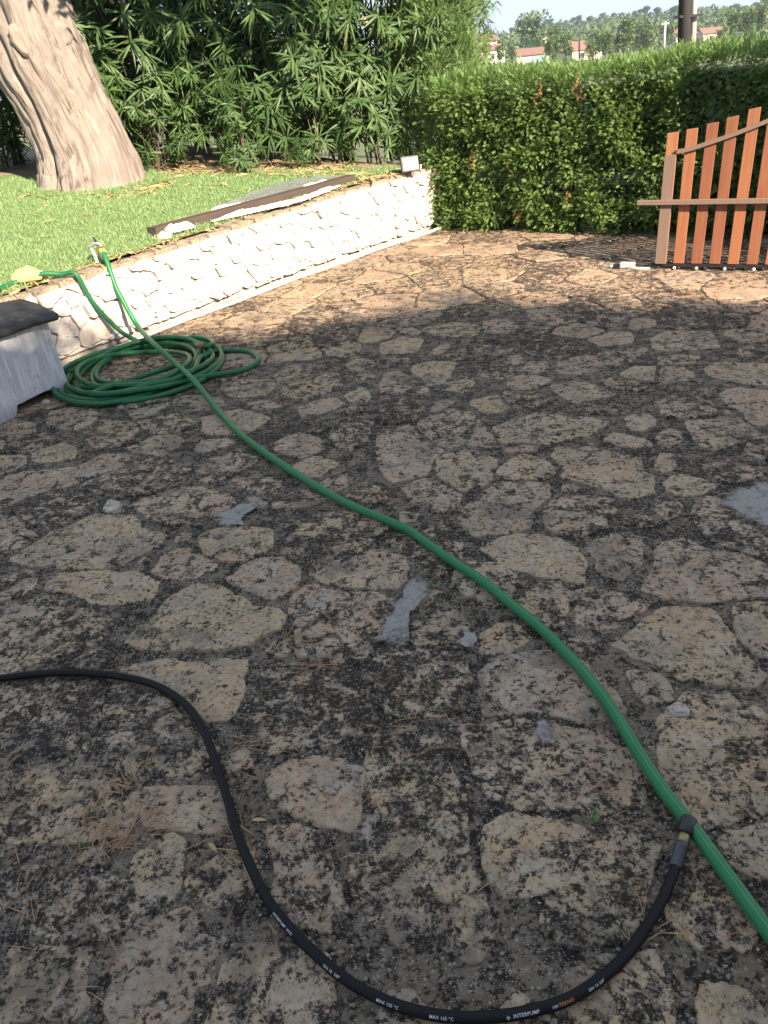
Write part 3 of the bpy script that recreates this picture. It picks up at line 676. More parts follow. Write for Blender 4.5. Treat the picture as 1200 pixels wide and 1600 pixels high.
# ------------------------------------------------------------------ conifer hedge
hb0, hb1 = g(704, 359)[:2], g(960, 367)[:2]; ht = unit(hb1 - hb0); hn = np.array([ht[1], -ht[0]])
if hn[1] > 0: hn = -hn                                               # towards the camera
HEDGE_L = 6.6; hedge_o = hb0 - ht * .15
def hedge_h(s): return 1.30 + .02 * s + .03 * math.sin(s * 3.1)
hedge = empty('conifer_hedge', (0, 0, 0)); tag(hedge, 'clipped green conifer hedge behind the wooden gate', 'hedge')
def hpt(s, d, z): q = hedge_o + ht * s - hn * d; return np.array([q[0], q[1], z])
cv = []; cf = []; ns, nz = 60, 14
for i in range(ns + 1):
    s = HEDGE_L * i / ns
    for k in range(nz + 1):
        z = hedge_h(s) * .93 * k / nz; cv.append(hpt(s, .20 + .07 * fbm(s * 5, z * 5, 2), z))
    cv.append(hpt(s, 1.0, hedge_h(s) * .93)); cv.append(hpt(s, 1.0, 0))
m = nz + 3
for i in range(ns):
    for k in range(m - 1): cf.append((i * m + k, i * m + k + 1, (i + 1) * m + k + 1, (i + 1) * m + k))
pyobj('dark_core', cv, cf, CORE, hedge, True)  # closed dark sheet added behind the sprays to block light
def clump_sprays(centres, normals, per, spread, size, up=0.2, flat=.7):
    n = len(centres) * per; C = np.repeat(centres, per, 0); Nn = np.repeat(normals, per, 0)
    R = RNG.normal(0, 1, (n, 3)); D = unit(Nn * 1.0 + R * .75 + np.array([0, 0, up])); P = C + D * RNG.uniform(0, 1, (n, 1)) * spread * .7 + R * spread * .22
    N = unit(np.array([0, 0, 1.0]) * flat + RNG.normal(0, .5, (n, 3)) + Nn * .25); L = size * RNG.uniform(.6, 1.3, n); return P, D, N, L
cc = []; cn = []
for _ in range(2300):
    s = RNG.uniform(-.12, HEDGE_L); z = hedge_h(s) * RNG.uniform(.015, 1.0); dep = .20 * fbm(s * 3.0, z * 5.5, 6, 3) + RNG.uniform(-.02, .11)
    if z < .12: dep += .10
    if .40 < z < .52 and (.75 < s < 1.55 or 1.75 < s < 2.15) and RNG.random() < .75: continue   # thin spots where the fence shows
    cc.append(hpt(s, dep, z)); cn.append([hn[0], hn[1], .05])
cc = np.array(cc); cn = np.array(cn); P, D, N, L = clump_sprays(cc, cn, 26, .12, .054)
leaves(P, D, N, L, L * .95, 'face_foliage', HEDGE, hedge, SP_V, SP_Q)['kind'] = 'stuff'
cc = []; cn = []
for _ in range(900):
    s = RNG.uniform(-.1, HEDGE_L); cc.append(hpt(s, RNG.uniform(-.03, 1.0), hedge_h(s) * RNG.uniform(.97, 1.02) + .03 * fbm(s * 4, 0, 9))); cn.append([hn[0] * .3, hn[1] * .3, 1])
P, D, N, L = clump_sprays(np.array(cc), np.array(cn), 24, .11, .056, .5, .2)
leaves(P, D, N, L, L * .7, 'top_shoots', HEDGETOP, hedge, SP_V, SP_Q)['kind'] = 'stuff'
n = 420; s = RNG.uniform(0, HEDGE_L, n); P = np.array([hpt(a, d, hedge_h(a) * 1.0) for a, d in zip(s, RNG.uniform(0, 1, n))])
big = np.clip((s - 3.2) / 1.5, 0, 1); L = RNG.uniform(.05, .12, n) * (1 + big * RNG.uniform(0, 1.6, n)); D = unit(np.column_stack([RNG.normal(0, .3, (n, 2)), np.ones(n)]))
leaves(P, D, RNG.normal(0, 1, (n, 3)), L, L * .11, 'tall_shoots', HEDGETOP, hedge)['kind'] = 'stuff'
for px, py in ((802, 268), (888, 305), (810, 330), (842, 140), (740, 245), (905, 140)):                   # dead brown sprays
    r = ray(px, py); t = np.dot(hedge_o - np.array([0, 0]), hn) / np.dot(r[:2], hn); c = np.array([0, 0, CAM_H]) + r * t
    n = 26; P = c + RNG.normal(0, 1, (n, 3)) * [.025, .02, .055]; D = unit(RNG.normal(0, .5, (n, 3)) + [hn[0] * .6, hn[1] * .6, -.7]); L = RNG.uniform(.04, .08, n)
    leaves(P, D, RNG.normal(0, 1, (n, 3)), L, L * .8, 'dead_spray', DEADLEAF, hedge, SP_V, SP_Q)['kind'] = 'stuff'
for k in range(16):
    s = .2 + k * .4 + RNG.uniform(-.1, .1); a = hpt(s, .28, -.02); bb = hpt(s + RNG.uniform(-.05, .05), .34, hedge_h(s) * .8)
    link('trunk', tube_mesh('trunk', catmull([a, (a + bb) / 2 + RNG.normal(0, .015, 3), bb], .15), [.022] * len(catmull([a, (a + bb) / 2, bb], .15)), 7)[0], STEM, hedge)
# wire fence that shows through the thin spots of the hedge
fence = empty('wire_fence', tuple(hpt(0, .17, 0))); tag(fence, 'grey wire mesh fence glimpsed through gaps in the hedge', 'fence')
fo = np.array(fence.location)
for z in (.42, .445, .47, .495, .52):
    P = np.array([hpt(.4, .165, z), hpt(2.6, .165, z)]) - fo; link('wire', tube_mesh('wire', P, [.0045] * 2, 6)[0], FENCEGREY, fence)
for s in np.arange(.45, 2.6, .05):
    P = np.array([hpt(s, .165, .40), hpt(s, .165, .54)]) - fo; link('wire', tube_mesh('wire', P, [.003] * 2, 5)[0], FENCEGREY, fence)
for s in (.42, 1.5, 2.6):
    P = np.array([hpt(s, .18, 0), hpt(s, .18, 1.1)]) - fo; link('post', tube_mesh('post', P, [.02] * 2, 8)[0], FENCEGREY, fence)

# ------------------------------------------------------------------ feathery conifer between shrubs and hedge
def conifer(base, height, rad, label):
    t = empty('columnar_conifer', tuple(base)); tag(t, label, 'tree')
    link('trunk', tube_mesh('trunk', np.array([(0, 0, -.05), (.02, 0, height * .5), (0, 0, height * .95)]), [.05, .035, .01], 9)[0], STEM, t)
    n = 620; z = RNG.uniform(.12, 1, n) * height; a = RNG.uniform(0, 2 * np.pi, n); rr = rad * np.sqrt(np.clip(1.05 - (z / height) ** 1.6, .05, 1)) * RNG.uniform(.45, 1.05, n) * (1 + .25 * np.sin(a * 3 + z * 4))
    C = np.column_stack([rr * np.cos(a), rr * np.sin(a), z]); Nn = np.column_stack([np.cos(a), np.sin(a), np.full(n, .9)])
    P, D, N, L = clump_sprays(C, unit(Nn), 26, .16, .085, .6, .1)
    leaves(P, D, N, L, L * .5, 'crown', CYPRESS, t, SP_V, SP_Q)['kind'] = 'stuff'
    return t
conifer((1.02, 9.35, .1), 3.0, .55, 'feathery light green conifer at the corner between oleanders and hedge')

# ------------------------------------------------------------------ oleander shrubs
def oleander_mesh(seed, height, rad, nst, nros):
    rg = np.random.default_rng(seed); stems = []; tips = []
    for k in range(nst):
        a = rg.uniform(0, 2 * np.pi); r0 = rg.uniform(0, .16); r1 = rad * rg.uniform(.25, 1.0); H = height * rg.uniform(.6, 1.0)
        p0 = np.array([r0 * np.cos(a), r0 * np.sin(a), -.05]); p1 = np.array([r1 * .35 * np.cos(a + .2), r1 * .35 * np.sin(a + .2), H * .5]); p2 = np.array([r1 * np.cos(a), r1 * np.sin(a), H])
        stems.append(catmull([p0, p1, p2], .2))
        for t in rg.uniform(.25, 1, 7): tips.append((p0 + (p1 - p0) * min(1, t * 2) if t < .5 else p1 + (p2 - p1) * (t - .5) * 2))
    # rosettes spread over the outer envelope and along the stems
    C = []; A = []
    while len(C) < nros:
        v = unit(rg.normal(0, 1, 3)); k = rg.uniform(.55, 1.0) ** .5; zz = .50 + v[2] * .5
        if zz * height < .16 or (height > 2 and zz * height < .55 and rg.random() < .5): continue
        env = rad * (.62 + .5 * math.sin(math.pi * min(1, zz * .95)) ** .7) * k
        h = math.atan2(v[1], v[0]); C.append([env * math.cos(h), env * math.sin(h), zz * height]); A.append([math.cos(h) * .9, math.sin(h) * .9, .55 + rg.uniform(-.3, .4)])
    C = np.array(C) + rg.normal(0, .05, (nros, 3)); A = unit(np.array(A)); per = 17; n = nros * per
    Cc = np.repeat(C, per, 0); Aa = np.repeat(A, per, 0); R = unit(rg.normal(0, 1, (n, 3))); T = unit(R - Aa * (R * Aa).sum(1)[:, None])
    k = rg.uniform(-.25, 1.2, n)[:, None]; D = unit(T + Aa * k + np.array([0, 0, -.62])); N = unit(Aa + T * -.3 + rg.normal(0, .15, (n, 3)))
    L = rg.uniform(.14, .24, n) * np.repeat(rg.uniform(.6, 1.2, nros), per); P = Cc - Aa * rg.uniform(0, .09, n)[:, None]
    return stems, (P, D, N, L, rg.uniform(.015, .025, n)), C, A
olv = []
for k, (h_, r_, ns_, nr_) in enumerate(((2.9, .80, 8, 290), (2.6, .72, 7, 255), (3.1, .82, 8, 300), (1.1, .42, 4, 44))):
    stems, lp, C, A = oleander_mesh(40 + k, h_, r_, ns_, nr_); olv.append((stems, lp, C, A))
ol_me = {}
def oleander(kind, loc, rz, sc, label):
    t = empty('oleander_shrub', tuple(loc)); t.rotation_euler.z = rz; t.scale = (sc, sc, sc); tag(t, label, 'shrub', 'oleander shrubs along the back of the lawn')
    stems, lp, C, A = olv[kind]
    if kind not in ol_me:
        P, D, N, L, Wd = lp; o = leaves(P, D, N, L, Wd, 'foliage', OLEANDER, t); o['kind'] = 'stuff'
        sts = [link('stem', tube_mesh('stem', s_, np.linspace(.017, .006, len(s_)), 6)[0], STEM, t) for s_ in stems]; ol_me[kind] = [o.data] + [q.data for q in sts]
    else:
        o = link('foliage', ol_me[kind][0], None, t); o['kind'] = 'stuff'
        for me in ol_me[kind][1:]: link('stem', me, None, t)
    return t
def bed(px, py): p = lawn_hit(px, py); return p
OL = [  # kind, x, y, rotation, scale, label
 (0, -4.9, 9.2, .3, 1.0, 'oleander shrub in deep shade left of the leaning trunk'), (2, -4.0, 10.2, 1.9, 1.05, 'dark oleander hidden behind the leaning trunk'),
 (1, -2.95, 9.75, 2.6, 1.0, 'oleander just right of the leaning trunk, against it'), (0, -2.15, 9.45, 4.0, 1.0, 'second oleander right of the trunk, dark leaves over the lawn edge'),
 (2, -1.35, 9.6, 5.1, 1.0, 'oleander in the middle of the row with a dark hollow above it'), (1, -.70, 9.3, .8, 1.05, 'sunlit oleander with brown gaps at its foot, centre of the row'),
 (0, -.05, 9.45, 3.3, 1.02, 'sunlit oleander with pale blossoms behind the wall end'), (2, .48, 9.5, 2.2, .98, 'oleander beside the flood lamp, next to the feathery conifer'),
 (2, -3.2, 11.2, .2, 1.1, 'tall oleander of the back row behind the trunk'), (0, -1.9, 11.0, 1.2, 1.1, 'tall oleander of the back row with sky showing through its top'),
 (1, -.6, 10.9, 2.9, 1.12, 'tall oleander of the back row above the centre of the bed'), (2, .35, 10.8, 4.4, 1.1, 'tall oleander of the back row behind the blossoms'),
 (0, 1.25, 10.6, 5.6, .72, 'small oleander with open sprigs against the sky above the hedge'), (0, -5.6, 11.0, 2.2, 1.1, 'oleander in the dark corner at the far left'),
 (3, -1.98, 9.0, .4, .62, 'low oleander shoot on the lawn edge right of the trunk'), (3, -1.1, 8.82, 2.0, .62, 'low oleander shoot at the lawn edge left of the brown gap'), (3, -.35, 8.95, 1.1, .72, 'low oleander shoot leaning over the grey net'),
 (3, .22, 9.0, 3.1, .85, 'low yellowing oleander shoot just left of the flood lamp'), (3, -4.35, 8.9, 3.9, .6, 'low oleander shoot at the left edge behind the lawn'), (1, -4.15, 9.55, 1.0, .95, 'oleander directly behind the left side of the leaning trunk'),
 (1, -2.5, 10.4, 4.9, 1.1, 'oleander of the second row just right of the trunk'), (2, -1.1, 10.3, .9, 1.1, 'oleander of the second row behind the dark hollow'), (0, -5.4, 9.9, 5.0, 1.1, 'oleander of the second row at the left edge of the picture')]
for k, x, y, rz, sc, lb in OL: oleander(k, (x, y, min(lawn_z(x, y), .86) - .02), rz, sc, lb)
# blossoms
for px, py, lb in ((575, 35, 'cream blossom cluster, leftmost of those right of the picture centre top'), (605, 52, 'cream blossom cluster nearest the feathery conifer'), (192, 6, 'cream blossom cluster at the top edge just right of the trunk')):
    c = at_depth(px, py, 9.1); n = 14; P = c + RNG.normal(0, .035, (n, 3)); L = RNG.uniform(.03, .05, n)
    tag(leaves(P, unit(RNG.normal(0, 1, (n, 3))), RNG.normal(0, 1, (n, 3)), L, L * .8, 'blossom_cluster', BLOSSOM), lb, 'blossom', 'oleander blossoms', 'stuff')
c = at_depth(480, 90, 9.0); n = 40; P = c + RNG.normal(0, 1, (n, 3)) * [.04, .04, .10]; L = RNG.uniform(.05, .1, n)
tag(leaves(P, unit(RNG.normal(0, .5, (n, 3)) + [0, -.2, -.8]), RNG.normal(0, 1, (n, 3)), L, L * .3, 'withered_sprig', DEADLEAF), 'reddish brown withered sprig hanging among the oleander leaves', 'dead leaves', kind='stuff')

# ------------------------------------------------------------------ leaning tree
tb = lawn_hit(145, 292); TZ = tb[2]; TY = tb[1] + .25
def tp(px, py, dy=0): return at_depth(px, py, TY + dy)
rows = [(312, 66, 236), (300, 66, 230), (285, 67, 222), (262, 66, 214), (235, 62, 200), (205, 50, 186), (175, 36, 171), (140, 16, 156), (105, -8, 141), (70, -24, 128), (35, -38, 113), (0, -50, 98), (-60, -78, 68), (-140, -118, 25), (-260, -180, -50), (-420, -265, -150)]
tree = empty('leaning_tree', (float(tb[0]), float(TY), float(TZ))); tag(tree, 'thick pale tree trunk leaning left on the lawn', 'tree'); to = np.array(tree.location)
cen = []; rad = []
for y, a, c in rows:
    A, C = tp(a, y), tp(c, y); cen.append((A + C) / 2); rad.append(np.linalg.norm(C - A) / 2)
cen = np.array(cen); rad = np.array(rad); t0 = np.arange(len(cen)); tt = np.linspace(0, len(cen) - 1, 150)
CP = np.stack([np.interp(tt, t0, cen[:, k]) for k in range(3)], 1); RR = np.interp(tt, t0, rad)
for _ in range(4): CP[1:-1] = (CP[:-2] + CP[1:-1] * 2 + CP[2:]) / 4; RR[1:-1] = (RR[:-2] + RR[1:-1] * 2 + RR[2:]) / 4
T = unit(np.gradient(CP, axis=0)); SEG = 150; tv = []; tf = []; tuv = []
KN = [(33, 65, .048, 2.0), (97, 52, .055, 1.3), (115, 155, .04, 1.7)]
arc = np.concatenate([[0], np.cumsum(np.linalg.norm(np.diff(CP, axis=0), axis=1))])
for i in range(len(CP)):
    bx = unit(np.array([1.0, 0, 0]) - T[i] * T[i][0]); by = np.cross(T[i], bx)
    for j in range(SEG):
        a = 2 * math.pi * j / SEG; tw = arc[i] * .35; ca, sa = math.cos(a + tw * 0), math.sin(a)
        r = RR[i]; flute = fbm(math.cos(a) * 1.5 + 4, math.sin(a) * 1.5, arc[i] * .38, 3) * .11 + (abs(fbm(math.cos(a) * 5.0, math.sin(a) * 5.0, arc[i] * .9 + 3, 3)) - .25) * .10
        ridge = fbm(math.cos(a) * 16, math.sin(a) * 16, arc[i] * 2.6, 4) * .042
        foot = .20 * math.exp(-arc[i] / .10) * max(0, .15 + 1.3 * fbm(math.cos(a) * 2.6, math.sin(a) * 2.6, 7, 2))
        groove = -.20 * math.exp(-((a - (4.0 + .30 * math.sin(arc[i] * 1.1))) / .09) ** 2) - .09 * math.exp(-((a - (4.75 + .2 * math.sin(arc[i] * 1.7 + 1))) / .08) ** 2)
        k = r * (1 + flute + ridge + foot + groove); tv.append(CP[i] + bx * math.cos(a) * k + by * -math.sin(a) * k * .92 * -1 - to)
for i in range(len(CP) - 1):
    for j in range(SEG):
        k = (j + 1) % SEG; tf.append((i * SEG + j, i * SEG + k, (i + 1) * SEG + k, (i + 1) * SEG + j))
        u0, u1 = j / SEG, (j + 1) / SEG; tuv += [u0, arc[i], u1, arc[i], u1, arc[i + 1], u0, arc[i + 1]]
trunk = pyobj('trunk', tv, tf, BARK, tree, True); l = trunk.data.uv_layers.new(name='UVMap'); l.data.foreach_set('uv', tuv)
def knot(px, py, r, asp):
    # oval scar standing proud of the camera side of the trunk
    c0 = tp(px, py); d = ray(px, py); best = None
    V = np.array(tv) + to; v = V - np.array([0, 0, CAM_H]); along = v @ d; off = np.linalg.norm(v - along[:, None] * d, axis=1); idx = np.where(off < .03)[0]
    if len(idx) == 0: return
    c = np.array([0, 0, CAM_H]) + d * along[idx].min(); ax = unit(np.array([-.38, 0, .92])); n = -d; sx = unit(np.cross(ax, n)); up = np.cross(n, sx)
    v = []; f = []; K = 20
    for rr_, zz in ((1.5, -.03), (1.2, -.004), (1.0, .004), (.72, .0), (.4, -.002)):
        for j in range(K):
            a = 2 * math.pi * j / K; q = c + (sx * math.cos(a) * r * rr_ + up * math.sin(a) * r * asp * rr_) * (1 + .22 * fbm(math.cos(a) * 2, math.sin(a) * 2, px)) + n * zz; v.append(q - to)
    v.append(c - n * .006 - to)
    for q in range(4):
        for j in range(K): f.append((q * K + j, q * K + (j + 1) % K, (q + 1) * K + (j + 1) % K, (q + 1) * K + j))
    f += [(4 * K + j, 4 * K + (j + 1) % K, 5 * K) for j in range(K)]; pyobj('knot', v, f, KNOT, tree, True)
for k in KN: knot(*k)
ga = RNG.uniform(0, 2 * np.pi, 2600); gr2 = RR[4] * RNG.uniform(1.0, 1.28, 2600) * 1.02; gx_ = CP[4][0] + np.cos(ga) * gr2; gy_ = CP[4][1] + np.sin(ga) * gr2
tag(blades('trunk_grass', np.array([(x, y, lawn_z(x, y) - .01) for x, y in zip(gx_, gy_)]), .075, .006, GRASS, .5), 'longer grass tufts around the foot of the leaning trunk', 'grass', kind='stuff')
# limbs and crown, all above the picture
top = CP[-1] - to
limbs = []
for a, L_, up in ((.4, 2.6, 1.3), (2.2, 2.4, 1.6), (3.6, 2.6, 1.2), (5.2, 2.2, 1.5)):
    p2 = top + np.array([math.cos(a) * L_, math.sin(a) * L_, up * 1.3]); limbs.append(p2)
    path = catmull([top - (CP[-1] - CP[-8]), top + np.array([math.cos(a) * .4, math.sin(a) * .4, .6]), p2], .2); link('limb', tube_mesh('limb', path, np.linspace(RR[-1] * .55, .05, len(path)), 12)[0], BARK, tree)
ob0 = np.array([-1.6, 7.0, 4.1]) - to; ob1 = np.array([1.0, 6.6, 4.0]) - to; path = catmull([top - (CP[-1] - CP[-8]), (top + ob0) / 2 + [0, 0, .5], ob0, ob1], .2); link('limb', tube_mesh('limb', path, np.linspace(.12, .03, len(path)), 10)[0], BARK, tree)  # unseen overhanging limb, added to keep sun off the oleanders
C = np.vstack([p + RNG.normal(0, 1, (60, 3)) * [.9, .9, .45] for p in limbs] + [ob0 + (ob1 - ob0) * RNG.uniform(-.15, 1, (190, 1)) + RNG.normal(0, 1, (190, 3)) * [.2, .3, .30]]); n = len(C) * 16  # last leaf clumps follow the added limb and serve its shade
P = np.repeat(C, 16, 0) + RNG.normal(0, .12, (n, 3)); L = RNG.uniform(.12, .2, n); leaves(P, unit(RNG.normal(0, 1, (n, 3))), RNG.normal(0, 1, (n, 3)), L, L * .35, 'crown', HEDGE, tree)['kind'] = 'stuff'

# ------------------------------------------------------------------ wooden gate
G0, G1 = g(1024, 420), g(1200, 423); gt = unit((G1 - G0)[:2]); gn = np.array([gt[1], -gt[0]])
if gn[1] > 0: gn = -gn
gate = empty('wooden_gate', tuple(G0)); gate.rotation_euler.z = math.atan2(gt[1], gt[0]); tag(gate, 'reddish wooden picket gate with rising top standing on the paving', 'gate')
def gs(px, py):                                                      # distance along the gate line of a pixel on the ground
    p = g(px, py); return float(np.dot(p[:2] - G0[:2], gt))
sl = [gs(x, 419) for x in (1032.5, 1060.5, 1088, 1115.5, 1144.5, 1173.7)]; sp_ = (sl[5] - sl[0]) / 5; cx = [sl[0] + sp_ * i for i in range(15)]
tops_px = [207, 201, 192, 182, 169]
ztop = [z_on(G0[:2] + gt * c, y) for c, y in zip(cx, tops_px)]; 
while len(ztop) < 15: ztop.append(min(1.62, ztop[-1] + min(.075, (ztop[-1] - ztop[-2]) * 1.10)))
SW = .077; TH = .021
sgn = 1 if np.dot(np.array([-math.sin(gate.rotation_euler.z), math.cos(gate.rotation_euler.z)]), gn) > 0 else -1   # local y sign of the camera side
for i, (c, zt) in enumerate(zip(cx, ztop)):
    r = ((ztop[min(i + 1, 14)] - ztop[max(i - 1, 0)]) / (sp_ * (min(i + 1, 14) - max(i - 1, 0)))) * .5; h = SW / 2; tw = random.uniform(-.003, .003)
    v = [(c + sx * h + (tw if k else 0), sy * TH / 2, (.045 if not k else zt + sx * h * r)) for k in (0, 1) for sx, sy in ((-1, -1), (1, -1), (1, 1), (-1, 1))]
    o = pyobj('slat', v, [(0, 3, 2, 1), (4, 5, 6, 7), (0, 1, 5, 4), (1, 2, 6, 5), (2, 3, 7, 6), (3, 0, 4, 7)], HARDWOOD, gate)
    bm = bmesh.new(); bm.from_mesh(o.data); bmesh.ops.bevel(bm, geom=list(bm.edges), offset=.0025, segments=1, affect='EDGES'); bm.to_mesh(o.data); bm.free()
yf = sgn * (TH / 2 + .012)
box('stile', (SW * 1.02, .022, z_on(G0[:2] + gt * cx[0], 241) - .045), (cx[0] - .002, yf, (z_on(G0[:2] + gt * cx[0], 241) + .045) / 2), RAILWOOD, gate, bevel=.003)
zr = z_on(G0[:2] + gt * cx[0], 317); s_left = float(np.dot(at_depth(998, 318, G0[1])[:2] - G0[:2], gt)); s_left = -.17
rl = cx[-1] + .1 - s_left; ro = box('mid_rail', (rl, .028, .034), (s_left + rl / 2, yf + sgn * .024, zr + .012), RAILWOOD, gate, bevel=.003)
pts = [(cx[0] + SW * .5, ztop[0] - .125)] + [(c, z - .135 + .02 * min(i, 3) / 3) for i, (c, z) in enumerate(zip(cx, ztop)) if i]
path = catmull([(x, yf - sgn * .0005, z) for x, z in pts], .03); v = []; f = []
for x, y, z in path:
    for a, b_ in ((-.011, -.014), (.011, -.014), (.011, .014), (-.011, .014)): v.append((x, y + a, z + b_))
for i in range(len(path) - 1):
    for k in range(4): f.append((i * 4 + k, i * 4 + (k + 1) % 4, (i + 1) * 4 + (k + 1) % 4, (i + 1) * 4 + k))
f += [(3, 2, 1, 0), tuple((len(path) - 1) * 4 + k for k in range(4))]; pyobj('curved_top_rail', v, f, RAILWOOD, gate)
box('end_post', (.09, .07, 1.60), (cx[-1] + .06, -.005 * sgn - sgn * .05, .84), RAILWOOD, gate, bevel=.004)
box('bottom_rail', (cx[-1] + .16, .034, .022), (cx[-1] / 2 - .02 + .04, 0, .030), BLACKMETAL, gate, bevel=.003)
for k, x in enumerate((.02, .14, .17, .30, .36, .50, .56, .70, .76, .95, 1.15, 1.35)):
    o = lathe('roller', [(.006, -.012), (.013, -.010), (.013, .010), (.006, .012)], GREYMETAL if k % 2 else BLACKMETAL, gate, (x, sgn * .022, .0135), (0, 1, 0), 12)
gw0 = G0[:2] + gt * (cx[-1] + .16); gwl = empty('shade_wall', (float(gw0[0]), float(gw0[1]), 0)); gwl.rotation_euler.z = gate.rotation_euler.z; tag(gwl, 'tall rendered wall, unseen, added past the gate end to shade the hedge', 'wall')  # out-of-view wall added to cast the shade on the hedge
box('pillar', (.42, .42, 2.62), (.22, -sgn * .05, 1.31), HOUSEWHITE, gwl, bevel=.02); box('pillar_cap', (.52, .52, .08), (.22, -sgn * .05, 2.662), OFFSTONE, gwl, bevel=.015); box('panel', (5.0, .2, 2.5), (2.935, -sgn * .05, 1.25), HOUSEWHITE, gwl, bevel=.01)
mot = empty('gate_motor_arm', tuple(g(975, 420))); mot.rotation_euler.z = gate.rotation_euler.z; tag(mot, 'small grey linear gate motor lying on the paving left of the gate', 'gate motor')
box('housing', (.115, .05, .045), (.025, 0, .030), GREYMETAL, mot, bevel=.008); box('end_block', (.05, .035, .03), (-.055, 0, .021), BLACKPL, mot, bevel=.004)
lathe('rod', [(.009, 0), (.009, .17)], PIPEWHITE, mot, (.03, sgn * .034, .014), (1, 0, 0), 10); lathe('tip', [(.006, 0), (.011, .01), (.011, .035)], PIPEWHITE, mot, (-.115, 0, .018), (1, 0, 0), 10)

# ------------------------------------------------------------------ concrete box with dark slab
cb0 = g(110, 609)[:2]; cb1 = g(0, 664)[:2]; ct = unit(cb1 - cb0); cn_ = np.array([-ct[1], ct[0]])
if cn_[0] > 0: cn_ = -cn_                                            # away from the camera
cbx = empty('concrete_box', (float(cb0[0]), float(cb0[1]), 0)); tag(cbx, 'whitewashed concrete box on short feet with a blackened slab on top', 'concrete box')
H_ = z_on(cb0, 500) + .01; LB, DB = 1.05, .60
def cpt(u, d, z): q = ct * u + cn_ * d; return (q[0], q[1], z)
prof = [(0, .0), (.10, .0), (.13, .018), (.155, .075), (.30, .085), (.345, .075), (.37, .025), (.395, .0), (.47, .0), (LB, .0)]
prof = [(0, 0), (.07, 0), (.09, .012), (.125, .055), (.19, .062), (.32, .060), (.395, .056), (.415, .012), (.43, 0), (.55, 0), (LB, 0)]
N_ = 44; us = np.linspace(0, LB, N_); v = []; f = []
for d in (0, DB):
    for u in us: v.append(cpt(u + .0, d, np.interp(u, *zip(*prof)) + .004 * fbm(u * 14, d, 1)))
    for u in us: v.append(cpt(u * .985 + .008, d + (.012 if d == 0 else -.012), H_))
for i in range(N_ - 1):
    f += [(i, i + 1, N_ + i + 1, N_ + i), (2 * N_ + i, 3 * N_ + i, 3 * N_ + i + 1, 2 * N_ + i + 1), (i, 2 * N_ + i, 2 * N_ + i + 1, i + 1), (N_ + i, N_ + i + 1, 3 * N_ + i + 1, 3 * N_ + i)]
f += [(0, N_, 3 * N_, 2 * N_), (N_ - 1, 3 * N_ - 1, 4 * N_ - 1, 2 * N_ - 1)]
o = pyobj('body', v, f, WHITEWASH, cbx); bm = bmesh.new(); bm.from_mesh(o.data); bmesh.ops.recalc_face_normals(bm, faces=bm.faces); bm.to_mesh(o.data); bm.free()
sp2 = [g(93, 491, H_ + .03), g(60, 474, H_ + .03), g(26, 464, H_ + .03), g(-40, 470, H_ + .03), g(-190, 520, H_ + .03), g(-150, 590, H_ + .03), g(0, 527, H_ + .01), g(50, 508, H_ + .012)]
P = np.array([p[:2] - cb0 for p in sp2]); P = P if area2(P) > 0 else P[::-1]; Q = smooth_outline(P, .03, .006, 3.0); n = len(Q); c = Q.mean(0); v = []; f = []
for k, z in ((.985, H_ + .001), (1.0, H_ + .010), (.995, H_ + .030), (.93, H_ + .042), (.5, H_ + .060)):
    for x, y in Q: q = c + (np.array([x, y]) - c) * k; v.append((q[0], q[1], z + .003 * fbm(q[0] * 9, q[1] * 9, 2)))
v.append((c[0], c[1], H_ + .066))
for r in range(4):
    for j in range(n): f.append((r * n + j, r * n + (j + 1) % n, (r + 1) * n + (j + 1) % n, (r + 1) * n + j))
f += [(4 * n + j, 4 * n + (j + 1) % n, 5 * n) for j in range(n)] + [tuple(range(n))[::-1]]
pyobj('slab', v, f, SLAB, cbx, True)

# ------------------------------------------------------------------ white pipe along the wall foot
pp = [np.append(wall_pt(s) + wall_n(s) * .078, .020 + .004 * math.sin(s * 5)) for s in np.linspace(.6, WLEN - .05, 22)]
e = pp[-1]; pp += [e + np.array([.05, .06, .01])]
pipe = link('white_pipe', tube_mesh('white_pipe', catmull(pp, .06), [.0155] * len(catmull(pp, .06)), 12)[0], PIPEWHITE); tag(pipe, 'white plastic pipe running along the foot of the stone wall', 'pipe')

# ------------------------------------------------------------------ tap on the wall crest, hoses
tq = lawn_hit(150, 412); tap = empty('garden_tap', tuple(tq)); tag(tap, 'metal garden tap splitter with dark handle on the lawn edge', 'tap')
def tl(px, py): return at_depth(px, py, tq[1]) - tq
K = tl(147, 383)
link('riser', tube_mesh('riser', np.array([(K[0] + .01, .03, -.03), (K[0] + .01, .03, K[2] - .02), (K[0] + .01, .005, K[2])]), [.010] * 3, 10)[0], CHROME, tap)
link('body', tube_mesh('body', catmull([tl(141, 388), tl(143, 382), tl(150, 380), tl(157, 382), tl(159, 386)], .01), [.012] * len(catmull([tl(141, 388), tl(143, 382), tl(150, 380), tl(157, 382), tl(159, 386)], .01)), 12)[0], CHROME, tap)
h0 = tl(150, 380); link('handle', tube_mesh('handle', np.array([h0, h0 + [0, -.005, .022], tl(146, 371)]), [.007, .008, .006], 9)[0], BLACKPL, tap)
link('outlet_tube', tube_mesh('outlet_tube', catmull([tl(142, 388), tl(146, 395), tl(150, 404), tl(152, 411)], .01), [.011] * len(catmull([tl(142, 388), tl(146, 395), tl(150, 404), tl(152, 411)], .01)), 10)[0], CLEARGREEN, tap)
HR = .0165
